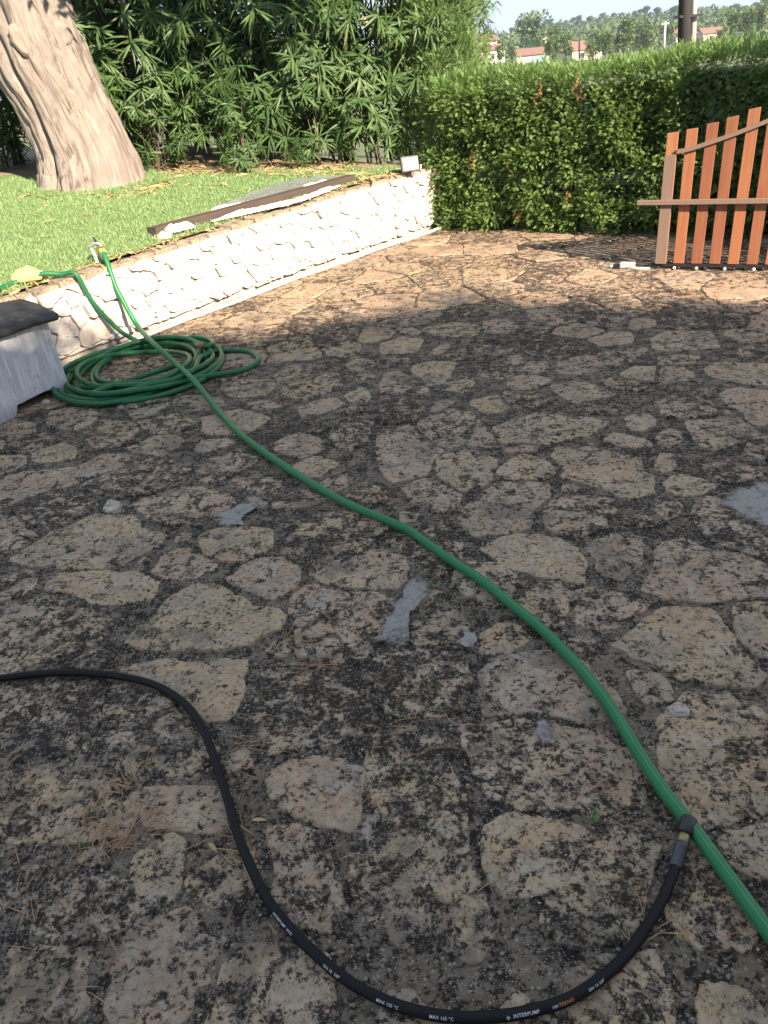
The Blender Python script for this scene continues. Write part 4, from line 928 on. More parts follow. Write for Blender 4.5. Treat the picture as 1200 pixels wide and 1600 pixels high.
def on_wall(px, py, off):                                             # pixel -> point a given distance in front of the wall
    best = None
    for s in np.linspace(.3, WLEN, 400):
        p = wall_pt(s) + wall_n(s) * off; r = ray(px, py); t = np.hypot(*p) / np.hypot(*r[:2]); q = np.array([0, 0, CAM_H]) + r * t; e_ = np.hypot(*(q[:2] - p))
        if best is None or e_ < best[0]: best = (e_, q)
    q = best[1]
    if off <= .035: q = np.array([q[0], q[1], max(q[2], wall_top(wall_sd(q[0], q[1])[0]) + .052)])
    return q
main = [tl(160, 393) + tq, on_wall(171, 424, -.02), on_wall(180, 446, .05), on_wall(191, 468, .09), on_wall(203, 490, .15), on_wall(217, 512, .24), g(238, 535, .15), g(272, 566, .10), g(300, 592, .075), g(322, 618, .045)]
main += [g(x, y, HR + .010) for x, y in ((345,646),(375,678),(420,712),(470,745),(520,775),(560,795),(600,811),(640,829),(662,845),(700,872),(750,905),(800,945),(850,986),(890,1026),(930,1072),(965,1122),(1000,1180),(1040,1240),(1080,1290),(1120,1345),(1160,1400),(1200,1455),(1250,1520),(1300,1590))]
hose = empty('green_hose', tuple(main[0])); ho = np.array(main[0]); tag(hose, 'long green garden hose running from the tap across the paving to the lower right', 'hose')
me, hf = tube_mesh('tube', catmull(main, .025) - ho, HR, 16); link('tube', me, GREENHOSE, hose)
a_ = main[0] - ho; d_ = unit(main[1] - main[0]); lathe('connector', [(.012, -.02), (.019, -.018), (.021, .0), (.021, .018), (.017, .026)], YELLOWPL, hose, tuple(a_ - d_ * .012), tuple(d_), 14); lathe('sleeve', [(.0185, 0), (.0185, .03), (.0172, .034)], GREYMETAL, hose, tuple(a_ + d_ * .014), tuple(d_), 14)
CR = .0155
coil = [g(-40, 470, .53), lawn_hit(10, 452) + [0, 0, .02], lawn_hit(38, 444) + [0, 0, .025], lawn_hit(70, 440) + [0, 0, .05], on_wall(102, 442, -.06), on_wall(124, 450, .03), on_wall(142, 468, .05), on_wall(160, 490, .07), on_wall(178, 509, .10), on_wall(196, 523, .15), g(222, 535, .05), g(258, 537, CR), g(290, 540, CR)]
cc0 = g(222, 582)[:2]; e1 = g(120, 600)[:2]; e2 = g(330, 560)[:2]
rr_ = random.Random(3); ang = 1.1; zlev = CR
turns = 8.2; nst = int(turns * 14)
for k in range(nst):
    t = k / nst; ang -= 2 * math.pi / 14; R0 = .46 + .05 * math.sin(k * .31) + .045 * math.sin(k * .113 + 1) - .10 * (t if t > .5 else .2 + t * .2)
    off = np.array([.06 * math.sin(k * .19), .06 * math.cos(k * .15)])
    p = cc0 + off + np.array([math.cos(ang) * R0 * .98, math.sin(ang) * R0 * 1.12]); coil.append(np.array([p[0], p[1], CR + .009 * (k / 14) * (.6 + .4 * math.sin(k * .7)) + .004]))
# a wide stray loop to the right, one towards the box, then the free end
for x, y, z in ((150, 612, .07), (240, 606, .06), (310, 590, .03), (380, 578, CR), (404, 562, CR), (385, 549, CR), (335, 549, .02), (312, 560, .05), (300, 580, .06), (250, 598, .07), (170, 603, .06), (112, 606, CR), (70, 596, CR), (70, 580, CR), (112, 580, .04), (160, 556, .04), (215, 540, .04), (262, 533, .035), (283, 531, .05), (300, 527, .05), (325, 530, .05), (333, 536, .06), (325, 541, .07), (314, 541, .07)):
    coil.append(g(x, y, z + .004))
coilo = empty('coiled_hose', (float(cc0[0]), float(cc0[1]), 0)); tag(coilo, 'coil of green hose heaped beside the concrete box at the wall foot', 'hose'); co_ = np.array(coilo.location)
cpth = catmull(coil, .03) - co_; me, cfm = tube_mesh('tube', cpth, CR, 12); link('tube', me, COILHOSE, coilo)
dd_ = unit(cpth[-1] - cpth[-4]); lathe('connector', [(.014, 0), (.023, .004), (.025, .02), (.025, .034), (.019, .040), (.016, .055), (.009, .056), (.009, .04)], TERRA, coilo, tuple(cpth[-1] - dd_ * .02), tuple(dd_), 14)

BR = .0112
bpx = ((-120,1085),(-50,1066),(0,1060),(60,1053),(120,1051),(180,1056),(230,1066),(270,1085),(300,1112),(322,1150),(340,1200),(356,1250),(370,1300),(390,1350),(415,1400),(448,1445),(490,1488),(540,1530),(600,1563),(660,1582),(720,1590),(780,1588),(840,1577),(890,1560),(940,1528),(980,1490),(1012,1445),(1035,1405),(1050,1370),(1058,1345))
bl = [g(x, y, BR + .010) for x, y in bpx]; bh = empty('pressure_hose', tuple(bl[2])); bo = np.array(bh.location); tag(bh, 'black high pressure hose curving over the stones in the foreground', 'hose')
me, bf = tube_mesh('tube', catmull(bl, .012) - bo, BR, 18); link('tube', me, BLACKHOSE, bh)
end = bf[0][-1]; ed = bf[1][-1]; ed = unit(g(1072, 1298, .03) - (end + bo))
lathe('ferrule', [(.0125, -.03), (.0140, -.028), (.0140, .020), (.0155, .022), (.0155, .030), (.010, .032)], STEELGREY, bh, tuple(end + ed * .012), tuple(ed), 20)
lathe('brass_nut', [(.0115, 0), (.0142, .002), (.0142, .018), (.0115, .025)], BRASS, bh, tuple(end + ed * .044), tuple(ed), 6)
cap = lathe('screw_cap', [(.013, 0), (.018, .003), (.019, .036), (.0165, .042), (.012, .042), (.0115, .02)], BLACKPL, bh, tuple(end + ed * .068), tuple(ed), 24)
q = Vector(ed).to_track_quat('Z', 'Y')
for k in range(9):
    a = 2 * math.pi * k / 9; p = q @ Vector((math.cos(a) * .0182, math.sin(a) * .0182, .020)); o = box('grip_rib', (.004, .005, .034), tuple(Vector(end + ed * .068) + p), BLACKPL, cap, bevel=.001)
    o.rotation_euler = (q @ Matrix.Rotation(a, 3, 'Z').to_quaternion()).to_euler(); 
def lettering(text, px, py, size, mat, phi=.95, shear=0.0):
    P, T, U, R, arc = bf; wp = P + bo; d = [math.hypot(*(np.array(proj(p)) - (px, py))) for p in wp]; s0 = arc[int(np.argmin(d))]
    cu = bpy.data.curves.new('lettering', 'FONT'); cu.body = text; cu.size = size; cu.shear = shear; cu.resolution_u = 2; cu.space_character = 1.08; cu.offset = size * .012
    ob = bpy.data.objects.new('lettering_tmp', cu); COL.objects.link(ob); dg = bpy.context.evaluated_depsgraph_get(); tm = ob.evaluated_get(dg).to_mesh()
    me = bpy.data.meshes.new('lettering'); V = []; fs = [tuple(p.vertices) for p in tm.polygons]
    for vx in tm.vertices:
        s_ = s0 + vx.co.x; p = np.array([np.interp(s_, arc, P[:, k]) for k in range(3)]); t = unit(np.array([np.interp(s_, arc, T[:, k]) for k in range(3)])); u = unit(np.array([np.interp(s_, arc, U[:, k]) for k in range(3)])); r = np.cross(t, u)
        a = phi - vx.co.y / BR; V.append(p + (u * math.cos(a) + r * math.sin(a)) * (BR + .0004))
    ob.evaluated_get(dg).to_mesh_clear(); bpy.data.objects.remove(ob); me.from_pydata([tuple(q) for q in V], [], fs); me.update(); return link('lettering', me, mat, bh)
for tx, px, py, sz, mt in (('INTERPUMP  HYD', 433, 1425, .0078, WHITEINK), ('DN 10  3/8"', 510, 1512, .0078, WHITEINK), ('MAX 155 \u00b0C', 588, 1563, .0078, WHITEINK), ('MAX 165 \u00b0C', 672, 1591, .0078, WHITEINK), ('ip', 792, 1592, .009, WHITEINK), ('INTERPUMP', 803, 1590, .0088, WHITEINK), ('HP/', 857, 1577, .0072, WHITEINK), ('TEKNO', 869, 1572, .0086, ORANGEINK), ('DN 10 3/8"', 917, 1548, .0072, WHITEINK)):
    lettering(tx, px, py, sz, mt, 1.02)

# ------------------------------------------------------------------ things on the wall crest
sl0, sl1 = lawn_hit(238, 368), lawn_hit(548, 283); slv = sl1 - sl0; Ls = np.linalg.norm(slv[:2])
slp = box('timber_sleeper', (Ls, .12, .075), tuple((sl0 + sl1) / 2 + np.array([0, 0, .02])), SLEEPER, None, (0, -math.asin(slv[2] / np.linalg.norm(slv)), math.atan2(slv[1], slv[0])), .006, jitter=.004)
tag(slp, 'long dark weathered timber lying along the crest of the stone wall', 'timber')
def crumple(name, pxs, w, h, label, mat=CLOTH):
    P = catmull([lawn_hit(x, y) + [0, 0, .025] for x, y in pxs], .03); v = []; f = []; K = 9
    T = unit(np.gradient(P, axis=0)); Sd = unit(np.cross(T, [0, 0, 1.0])); base = P[0].copy()
    for i, p in enumerate(P):
        e_ = min(1, 6 * min(i + .4, len(P) - .6 - i) / len(P)) if len(P) > 3 else 1
        for k in range(K):
            a = math.pi * k / (K - 1); nz_ = fbm(p[0] * 16 + k * .9, p[1] * 16, k * .8, 3); r = w * (1 + .7 * nz_) * (.5 + .5 * e_)
            v.append(p + Sd[i] * -math.cos(a) * r + np.array([0, 0, (math.sin(a) ** .8) * h * (1 + .8 * fbm(p[0] * 20, p[1] * 20 + k, 3, 3)) * e_ - .004]) - base)
    for i in range(len(P) - 1):
        for k in range(K - 1): f.append((i * K + k, i * K + k + 1, (i + 1) * K + k + 1, (i + 1) * K + k))
    o = pyobj(name, v, f, mat, None, False, tuple(base)); md = o.modifiers.new('s', 'SUBSURF'); md.levels = 1; md.render_levels = 1; md2 = o.modifiers.new('t', 'SOLIDIFY'); md2.thickness = .003
    tag(o, label, 'cloth', 'white cloth on the wall crest'); return o
crumple('white_cloth', [(262, 362), (275, 366), (290, 362), (306, 360)], .045, .05, 'bunched white cloth at the near end of the dark timber')
crumple('white_cloth', [(332, 350), (370, 341), (415, 331), (460, 321), (500, 307), (532, 293)], .028, .032, 'long crumpled white cloth along the front of the dark timber')
crumple('white_cloth', [(330, 335), (345, 331), (385, 325), (405, 319)], .02, .03, 'small white cloth strip behind the middle of the dark timber')
crumple('white_cloth', [(470, 300), (490, 296), (515, 288)], .02, .035, 'white cloth scrap at the far end of the dark timber by the net')
nv = []; nf = []; A = [lawn_hit(345, 328), lawn_hit(405, 302), lawn_hit(460, 285), lawn_hit(532, 279)]; Bq = [lawn_hit(380, 326), lawn_hit(430, 315), lawn_hit(490, 299), lawn_hit(545, 282)]
A = catmull(A, .06); Bq = catmull(Bq, .06); NN = 40; ta = np.linspace(0, 1, NN); A = np.stack([np.interp(ta, np.linspace(0, 1, len(A)), A[:, k]) for k in range(3)], 1); Bq = np.stack([np.interp(ta, np.linspace(0, 1, len(Bq)), Bq[:, k]) for k in range(3)], 1)
for i in range(NN):
    for t in np.linspace(0, 1, 12): p = A[i] + (Bq[i] - A[i]) * t; nv.append(p + [0, 0, .035 + .018 * fbm(p[0] * 7, p[1] * 7, 2, 3)])
for i in range(NN - 1):
    for k in range(11): nf.append((i * 12 + k, i * 12 + k + 1, (i + 1) * 12 + k + 1, (i + 1) * 12 + k))
net = pyobj('shade_net', nv, nf, NET, None, True); md = net.modifiers.new('t', 'SOLIDIFY'); md.thickness = .004; tag(net, 'grey shade netting spread over the grass behind the dark timber', 'netting')
def rock(name, px, py, r, label, mat, asp=(1, .8, .6), seed=1, cat='stone', pos=None):
    c = lawn_hit(px, py) if pos is None else np.array(pos); bm = bmesh.new(); bmesh.ops.create_icosphere(bm, subdivisions=3, radius=1)
    for v in bm.verts:
        k = 1 + .35 * fbm(v.co.x * 1.2 + seed, v.co.y * 1.2, v.co.z * 1.2, 3); v.co = Vector((v.co.x * r * asp[0] * k, v.co.y * r * asp[1] * k, max(-.25, v.co.z * k) * r * asp[2]))
    me = bpy.data.meshes.new(name); bm.to_mesh(me); bm.free(); me.polygons.foreach_set('use_smooth', [True] * len(me.polygons)); o = link(name, me, mat, None, tuple(c + [0, 0, .008])); tag(o, label, cat); return o
rock('loose_stone', 256, 372, .062, 'pale loose stone beside the near end of the dark timber', OFFSTONE)
rock('ochre_stone', 46, 440, .10, 'flat ochre yellow slab of stone on the lawn edge beside the hose', SANDSTONE, (1, .62, .62), 4, 'stone', lawn_hit(46, 441) + [0, 0, .025])
rock('pebble', 72, 630, .03, 'small pale pebble under the edge of the concrete box', OFFSTONE, (1, .7, .5), 2, 'pebble', g(72, 630))
# flood lamp on the end of the wall
fl = lawn_hit(641, 271); lamp = empty('flood_lamp', tuple(fl)); lamp.rotation_euler = (0, 0, .25); tag(lamp, 'small flood lamp with glare white panel and black frame on the wall end', 'lamp')
box('frame', (.185, .03, .145), (0, 0, .085), BLACKMETAL, lamp, (-.25, 0, 0), .006); box('panel', (.150, .006, .108), (.004, -.0175, .089), LAMPGLARE, lamp, (-.25, 0, 0), .002)
box('bracket', (.03, .05, .03), (0, .02, .008), BLACKMETAL, lamp, (0, 0, 0), .004); lathe('cable_gland', [(.008, 0), (.008, .05)], PIPEWHITE, lamp, (.105, 0, .02), (.25, 0, 1), 10)
vp = [np.append(wall_pt(WLEN - .01) + wall_n(WLEN - .05) * .03 + [.02, .02], z) for z in (.0, .2, .42, .52)]
tag(link('wall_end_conduit', tube_mesh('wall_end_conduit', np.array(vp), [.013] * 4, 9)[0], PIPEWHITE), 'thin pale upright conduit on the far end of the stone wall', 'pipe')
# dry palm like sheaths and sticks at the wall end, dry leaves on the lawn
def strips(name, spots, mat, L0, L1, w, zoff=.012, curl=.25):
    P = np.array([p for p in spots]); n = len(P); a = RNG.uniform(0, 2 * np.pi, n); D = np.column_stack([np.cos(a), np.sin(a), RNG.uniform(-.05, .25, n)]); L = RNG.uniform(L0, L1, n)
    return leaves(P + [0, 0, zoff], D, np.tile([0, 0, 1.0], (n, 1)) + RNG.normal(0, .3, (n, 3)), L, np.full(n, w) * RNG.uniform(.7, 1.3, n), name, mat)
sp3 = [lawn_hit(x + RNG.normal(0, 14), y + RNG.normal(0, 4)) for x, y in [(225, 294)] * 44 + [(250, 287)] * 24 + [(75, 306)] * 8 + [(120, 308)] * 10 + [(170, 306)] * 14 + [(575, 279)] * 22 + [(600, 274)] * 14]
tag(strips('dry_bark_strips', sp3, DRY, .10, .26, .022), 'heap of dry strips beside the trunk foot and on the wall end', 'dry leaves', kind='stuff')
sp3 = [lawn_hit(RNG.uniform(240, 560), RNG.uniform(258, 276)) for _ in range(420)]; tag(strips('leaf_litter', sp3, DRY, .06, .16, .02), 'dry fallen leaves under the oleander shrubs', 'dry leaves', kind='stuff')
sp3 = [lawn_hit(RNG.uniform(0, 640), 0) if False else np.append(wall_pt(s_) - wall_n(s_) * RNG.uniform(.01, .2), wall_top(s_) + .03) for s_ in RNG.uniform(1.2, WLEN, 420)]; tag(strips('crest_litter', sp3, DRY, .03, .09, .013), 'dry grass bits scattered along the wall crest', 'dry leaves', kind='stuff')
lab = 'single dry curled leaf lying on the lawn'
for px, py in ((40, 308), (78, 315), (75, 325), (140, 331), (156, 325), (132, 345), (238, 341), (195, 345), (262, 316), (325, 299), (345, 290), (362, 305), (283, 298), (300, 291), (390, 298), (35, 392), (86, 350), (66, 375)):
    p = lawn_hit(px, py); o = strips('dry_leaf', [np.zeros(3)], DRY, .07, .12, .022, .03); o.location = p; tag(o, lab, 'leaf', 'dry leaves on the lawn')

# ------------------------------------------------------------------ needles, twigs, small weeds and leaves on the paving
ND = []
for px, py, n, sx, sy in ((165, 1320, 34, 26, 30), (195, 1235, 22, 22, 18), (20, 1210, 14, 20, 40), (225, 1290, 12, 10, 40), (390, 1180, 14, 26, 30), (455, 1010, 12, 12, 10), (470, 1050, 10, 20, 6), (725, 965, 10, 18, 10), (650, 1140, 6, 30, 30), (1010, 1470, 8, 40, 20), (1085, 975, 8, 20, 10), (380, 1330, 12, 20, 20), (560, 1300, 8, 60, 80), (700, 1380, 6, 80, 80), (1150, 1150, 8, 40, 80), (300, 1500, 8, 120, 50), (925, 1225, 8, 40, 30), (960, 830, 8, 30, 30), (500, 840, 8, 60, 60), (120, 1500, 8, 60, 50), (60, 1400, 8, 30, 40), (690, 790, 18, 200, 120), (330, 700, 14, 200, 60), (905, 705, 18, 60, 12)):
    main_a = RNG.uniform(0, np.pi)
    for _ in range(int(n * 1.6)): p = g(px + RNG.normal(0, sx), py + RNG.normal(0, sy)); ND.append((p, main_a + RNG.normal(0, .55)))
P = np.array([p for p, a in ND]); a = np.array([a for p, a in ND]); n = len(P); D = np.column_stack([np.cos(a), np.sin(a), RNG.uniform(0, .06, n)]); L = RNG.uniform(.05, .12, n)
tag(leaves(P + [0, 0, .019], D, np.tile([0, 0, 1.0], (n, 1)) + RNG.normal(0, .2, (n, 3)), L, np.full(n, .0024), 'pine_needles', NEEDLE), 'scattered brown pine needles on the paving', 'pine needles', kind='stuff')
for px, py, lb in ((328, 1325, 'orange brown fallen leaf inside the curve of the black hose'), (552, 594, 'tiny orange leaf on the shaded paving right of the hose coil'), (395, 1290, 'small dry leaf crossed by the black hose'), (200, 705, 'tiny yellow leaf on the paving below the hose coil'), (82, 817, 'tiny yellow leaf near the pale stone chip at the left')):
    p = g(px, py); o = strips('fallen_leaf', [np.zeros(3)], DRY if py > 1290 or py < 600 else DRY, .025, .04, .016, .02); o.location = p; tag(o, lb, 'leaf', 'fallen leaves on the paving')
WD = [];
for px, py in ((484, 1282), (930, 1277), (679, 917), (1188, 690)):
    c = g(px, py); WD.append(c + np.column_stack([RNG.normal(0, .010, (26, 2)), np.full(26, .0)]))
tag(blades('weeds', np.vstack(WD), .022, .003, GRASS, .7), 'tiny green weeds sprouting from the paving joints', 'weeds', kind='stuff')
n = 700; pc = np.array([g(RNG.uniform(0, 1200), 520 + 1080 * RNG.random() ** .8) for _ in range(n)])
chip = np.array([(1, 0, 0), (-.5, .8, 0), (-.5, -.8, 0), (0, 0, .8)]); V = pc[:, None] + [0, 0, .009] + chip[None] * RNG.uniform(.0015, .005, (n, 1, 1)) + RNG.normal(0, .0008, (n, 4, 3)); o_ = np.arange(n)[:, None] * 4
tag(fast('grit', V.reshape(-1, 3), [np.vstack([o_ + q for q in ([[0, 1, 3]], [[1, 2, 3]], [[2, 0, 3]])])], PALE), 'pale grit scattered over the paving', 'grit', kind='stuff')

# ------------------------------------------------------------------ utility poles
def pole(px, top_py, base_py, Y, r, lean, label, mat, twin=False):
    b0 = at_depth(px, base_py, Y); t = empty('utility_pole', (float(b0[0]), float(b0[1]), -.2)); tag(t, label, 'pole', 'poles beyond the hedge'); H = at_depth(px, top_py, Y)[2] + .2
    link('shaft', tube_mesh('shaft', np.array([(0, 0, 0), (lean * H * .5, 0, H * .5), (lean * H, 0, H)]), [r, r * .94, r * .86], 12)[0], mat, t)
    if twin:
        link('side_post', tube_mesh('side_post', np.array([(r * 1.75, .05, 0), (r * 1.75 + lean * H, .05, H * .9)]), [r * .5, r * .42], 10)[0], POLEPALE, t); box('strap', (r * 3.4, r * 2.3, .03), (lean * 1.85 + r * .6, .03, 1.98), BLACKMETAL, t)
        box('cross_arm', (1.6, .1, .1), (lean * H, 0, H - .5), mat, t, bevel=.01)
    else: box('cross_arm', (r * 6, r * 1.0, r * 1.0), (lean * H, 0, H - .25), mat, t, bevel=r * .1)
    return t
pl = pole(1083, -800, 66, 12.0, .088, -.075, 'thick dark utility pole with a pale post strapped to it behind the hedge', POLEWOOD, True)
for px, tpy, Y, r, lb, mt in ((853, 58, 150, .16, 'thin pole left of the orange roofed house', POLEPALE), (905, 50, 140, .15, 'thin dark pole in front of the orange roof', POLEWOOD), (953, 44, 130, .15, 'thin dark pole right of the orange roof', POLEWOOD), (968, 46, 140, .14, 'pale pole just right of the dark thin pole', POLEPALE), (981, 50, 150, .13, 'faint pole in front of the round green trees', POLEPALE), (1036, 34, 120, .17, 'pale pole left of the thick utility pole', POLEPALE)):
    pole(px, tpy, 92, Y, r, -.03, lb, mt)

# ------------------------------------------------------------------ houses beyond the hedge
def house(px, py_base, Y, w, d, h, label, wall_m, gable=1.4, rot=0.2, win=2, door=None):
    b0 = at_depth(px, py_base, Y); t = empty('house', (float(b0[0]), float(b0[1]), float(b0[2]) - 1.0)); t.rotation_euler.z = rot; tag(t, label, 'house'); h += .6; gable *= .7
    v = [(-w/2,-d/2,-2),(w/2,-d/2,-2),(w/2,d/2,-2),(-w/2,d/2,-2),(-w/2,-d/2,h),(w/2,-d/2,h),(w/2,d/2,h),(-w/2,d/2,h),(-w/2,0,h+gable),(w/2,0,h+gable)]
    pyobj('wall', v, [(0,1,5,4),(2,3,7,6),(1,2,6,9,5),(3,0,4,8,7)], wall_m, t)
    e_ = .3; k = (h + gable); rv = [(-w/2-e_,-d/2-e_,h-.2),(w/2+e_,-d/2-e_,h-.2),(w/2+e_,0,k+.05),(-w/2-e_,0,k+.05),(w/2+e_,d/2+e_,h-.2),(-w/2-e_,d/2+e_,h-.2)]; rv += [(x, y, z + .16) for x, y, z in rv]
    pyobj('roof', rv, [(0,3,2,1),(3,5,4,2),(6,7,8,9),(9,8,10,11),(0,1,7,6),(4,5,11,10),(1,2,8,7),(2,4,10,8),(3,0,6,9),(5,3,9,11)], ROOFTILE, t)
    for i in range(win):
        x = -w/2 + w * (i + 1) / (win + 1); wd = box('window', (w * .13, .12, .9), (x, -d/2 - .03, h - 1.1), GLASSDARK, t); box('sill', (w * .16, .2, .08), (0, -.06, -.5), wall_m, wd)
    if door: box('garage_door', (w * .45, .12, 1.6), (w * .18, -d/2 - .04, h - 1.1), door, t)
    return t
house(742, 86, 160, 6.5, 6, 2.6, 'white house half hidden by oleander sprigs at the left end of the hedge', HOUSEWHITE, 1.2, .1); house(762, 90, 150, 4.2, 5, 1.6, 'low white house beside the taller one left of the garage', HOUSEWHITE, .7, .2, 1)
house(832, 93, 150, 5.2, 6, 1.3, 'low white garage with a red roof and greenish door above the hedge', HOUSEWHITE, .9, -.15, 0, GARAGEDOOR); house(905, 86, 170, 6.2, 6, 1.4, 'house with a bright orange tiled roof above the hedge', HOUSECREAM, 1.6, .25)
house(1062, 64, 210, 5, 5, 1.9, 'white house with red roof just left of the thick utility pole', HOUSEWHITE, 1.3, .2); house(1112, 58, 220, 6, 6, 1.4, 'house with a red roof just right of the thick utility pole', HOUSECREAM, 1.3, -.1)
house(1192, 30, 330, 9, 7, 2.2, 'house with a red roof high on the hill at the right edge', HOUSECREAM, 1.6, .1)

# ------------------------------------------------------------------ wooded hill and trees beyond the hedge
def ridge(px): return np.interp(px, [600, 700, 780, 820, 870, 930, 1000, 1040, 1100, 1150, 1210, 1300, 1500], [75, 66, 58, 46, 42, 34, 24, 22, 20, 17, 8, 0, -10])
HY0, HY1 = 230, 480; hv = []; hf_ = []; nc, nr = 90, 22
for i in range(nc + 1):
    px = 560 + 960 * i / nc
    for k in range(nr + 1):
        t = k / nr; Y = HY0 + (HY1 - HY0) * t; zr_ = at_depth(px, ridge(px) + 6, HY1)[2]; p = at_depth(px, 90, Y); z = -1.2 + (zr_ + 1.2) * (t ** 1.15); hv.append((p[0], Y, z + 1.2 * fbm(p[0] * .02, Y * .02, 1)))
    hv.append((at_depth(px, 90, 700)[0], 700, -3))
nr2 = nr + 2
for i in range(nc):
    for k in range(nr2 - 1): hf_.append((i * nr2 + k, (i + 1) * nr2 + k, (i + 1) * nr2 + k + 1, i * nr2 + k + 1))
hill = tag(pyobj('hill', hv, hf_, FIELD, None, True), kind='structure')
hvx = np.array(hv)
def crown_faces(C, R, per, fs):
    n = len(C) * per; d = unit(RNG.normal(0, 1, (n, 3))); k = RNG.uniform(.55, 1.0, n)[:, None]; Rr = np.repeat(R, per, 0); P = np.repeat(C, per, 0) + d * k * Rr
    return P, unit(d + RNG.normal(0, .6, (n, 3))), RNG.normal(0, 1, (n, 3)), fs * Rr[:, 0] * RNG.uniform(.6, 1.3, n)
C = []; R = []
for _ in range(1500):
    i = RNG.integers(0, nc); k = RNG.integers(0, nr + 1); p = hvx[i * nr2 + k] + [RNG.uniform(-4, 4), RNG.uniform(-5, 5), 0]; r = RNG.uniform(1.2, 2.6); C.append(p + [0, 0, r * .6]); R.append([r, r, r * RNG.uniform(.8, 1.3)])
P, D, N, L = crown_faces(np.array(C), np.array(R), 46, .55)
tag(leaves(P, D, N, L, L * .8, 'hillside_wood', FARLEAF), 'mass of green woodland covering the distant hill', 'woodland', kind='stuff')
def far_tree_mesh(kind, seed):
    rg = np.random.default_rng(seed); C = []; R = []
    for _ in range(22):
        a = rg.uniform(0, 2 * np.pi); rr = rg.uniform(0, 1); z = rg.uniform(.22, 1.0)
        C.append([math.cos(a) * rr * .30 * (1.2 - z * .5), math.sin(a) * rr * .30, z]); k = rg.uniform(.11, .20); R.append([k * 1.2, k * 1.2, k * (.6 if kind == 'pine' else 1)])
    return np.array(C), np.array(R)
def far_tree(name, base, h, label, group, mat, kind, cache={}):
    t = empty(name, tuple(base)); t.scale = (h, h, h); t.rotation_euler.z = random.uniform(0, 6); tag(t, label, 'tree', group)
    key = (mat.name, kind, random.randint(0, 3))
    if key not in cache:
        C, R = far_tree_mesh(kind, hash(key[2]) + len(cache)); P, D, N, L = crown_faces(C, R, 60, .40)
        o = leaves(P, D, N, L, L * .7, 'crown', mat, t); tr_ = link('trunk', tube_mesh('trunk', np.array([(0, 0, -.15), (.01, 0, .4), (0, 0, .8)]), [.03, .022, .008], 7)[0], STEM, t); cache[key] = (o.data, tr_.data)
    else: link('crown', cache[key][0], None, t); link('trunk', cache[key][1], None, t)
    return t
px = 800
while px < 1215:
    b0 = at_depth(px, ridge(px) + 6, HY1); hh = random.uniform(3.0, 6.0) * (1.5 if 1000 < px < 1010 or 1175 < px else 1); far_tree('ridge_tree', (b0[0], b0[1], b0[2] - .6), hh, 'dark pine on the skyline of the distant hill', 'skyline trees of the hill', FARLEAF2, 'pine'); px += random.uniform(5, 11)
ORD = 'first second third fourth fifth sixth seventh eighth ninth tenth eleventh twelfth thirteenth fourteenth fifteenth sixteenth seventeenth eighteenth nineteenth twentieth'.split()
BT = sorted(((838, 80, 200, 6.4), (822, 76, 240, 7.0), (868, 86, 140, 3.6), (885, 90, 120, 2.6), (930, 88, 150, 3.6), (975, 86, 110, 3.4), (1000, 80, 150, 4.0), (1012, 84, 130, 3.0), (1045, 74, 180, 3.8), (1140, 62, 150, 3.8), (1165, 58, 130, 3.2), (1185, 54, 150, 4.0), (782, 96, 100, 1.5), (720, 92, 120, 3.6), (800, 95, 130, 1.8), (858, 92, 110, 2.0), (920, 92, 110, 1.8), (945, 88, 100, 2.2), (1122, 72, 120, 1.8), (700, 92, 180, 6.0)))
for k, (px, py, Y, h) in enumerate(BT):
    b0 = at_depth(px, py, Y); far_tree('broadleaf_tree', tuple(b0), h, ('low' if h < 2.5 else 'rounded' if h < 4.1 else 'tall') + ' green tree among the far houses, ' + ORD[k] + ' from the left', 'trees among the distant houses', FARLEAF, 'round')

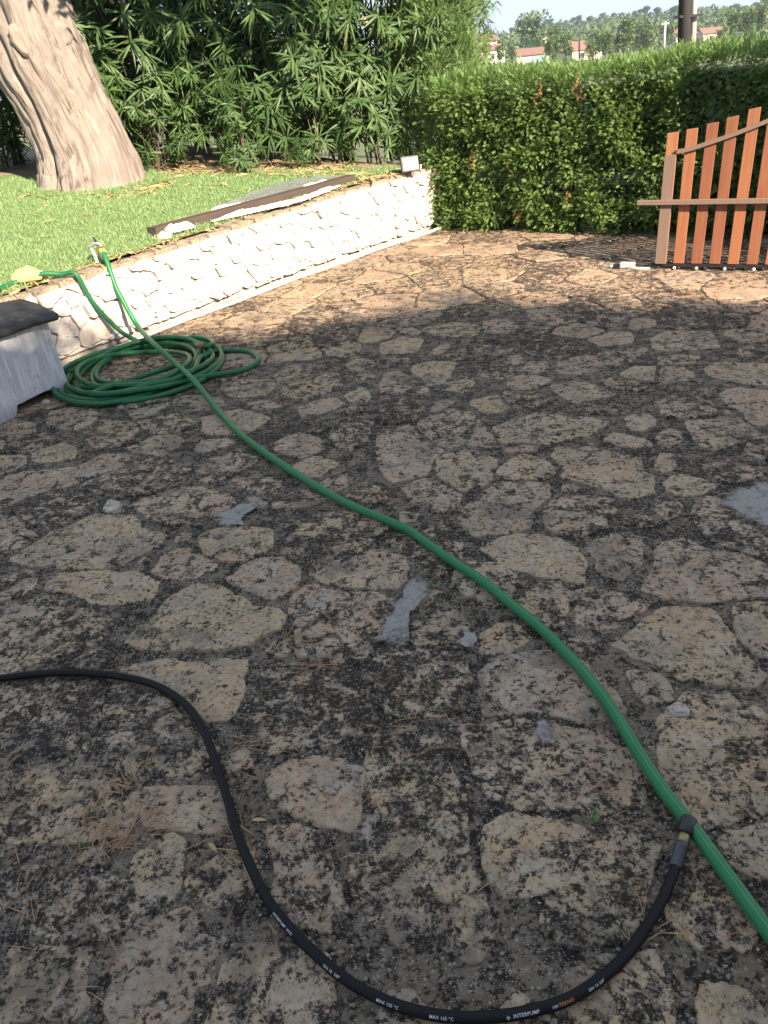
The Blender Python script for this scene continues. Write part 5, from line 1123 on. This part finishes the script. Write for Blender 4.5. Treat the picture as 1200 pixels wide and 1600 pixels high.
# ------------------------------------------------------------------ house behind the camera whose shadow lies over the paving
hs = empty('villa', (0, 0, 0)); tag(hs, 'white villa behind the viewer that shades the paving', 'house')
EH = 5.0; SH = EH / math.tan(SUN_EL)
def eave(px, py): p = g(px, py); return np.array([p[0] + SUN_H[0] * SH, p[1] + SUN_H[1] * SH])
E0, E1, E2 = eave(1200, 490), eave(690, 480), eave(120, 578)
E0 = E1 + unit(E0 - E1) * 9.0; E2 = E1 + unit(E2 - E1) * 10.0
back = np.array([.25, -1.0]) * 6
rf = [E0, E1, E2, E2 + back, E0 + back]; v = [(p[0], p[1], EH - .14) for p in rf] + [(p[0], p[1], EH) for p in rf]
pyobj('flat_roof', v, [(4, 3, 2, 1, 0), (5, 6, 7, 8, 9)] + [(i, (i + 1) % 5, 5 + (i + 1) % 5, 5 + i) for i in range(5)], ROOFTILE, hs)
ins = [E1 + (p - E1) * .96 + np.array([.05, -.5]) for p in rf]; v = [(p[0], p[1], -.1) for p in ins] + [(p[0], p[1], EH - .142) for p in ins]
pyobj('wall', v, [(i, (i + 1) % 5, 5 + (i + 1) % 5, 5 + i) for i in range(5)], HOUSEWHITE, hs)

gt_ = empty('garden_tree', (float(E1[0]) + .6, float(E1[1]) - .3, 0)); tag(gt_, 'leafy tree beside the villa behind the viewer', 'tree'); go_ = np.array(gt_.location)
link('trunk', tube_mesh('trunk', np.array([(0, 0, -.1), (.1, .1, 2.5), (0, 0, 5.2)]), [.14, .11, .05], 10)[0], BARK, gt_)
C = []
for k in range(150):
    t = RNG.uniform(-.9, 1); e = E1 + (unit(E0 - E1) * 4.2 * t if t > 0 else unit(E2 - E1) * -5.2 * t); out = RNG.normal(-.30, .22) + .12 * math.sin(t * 9); C.append([e[0] - SUN_H[0] * out, e[1] - SUN_H[1] * out, EH + RNG.uniform(-.1, .12)])
C = np.array(C) - go_; n = len(C) * 46; P = np.repeat(C, 46, 0) + RNG.normal(0, .12, (n, 3)); L = RNG.uniform(.06, .11, n)
leaves(P, unit(RNG.normal(0, 1, (n, 3))), RNG.normal(0, 1, (n, 3)), L, L * .5, 'crown', OLEANDER, gt_)['kind'] = 'stuff'

# ------------------------------------------------------------------ summer haze
hb = NB('haze'); hb.n.remove(hb.p); pvn = hb.add('ShaderNodeVolumePrincipled'); pvn.inputs['Density'].default_value = .0004; pvn.inputs['Color'].default_value = (.62, .80, 1.0, 1); pvn.inputs['Anisotropy'].default_value = .2
hb.t.links.new(pvn.outputs[0], hb.out.inputs['Volume'])
haze = box('haze', (1900, 1200, 46), (50, 380, 17), hb.m); tag(haze, kind='stuff')
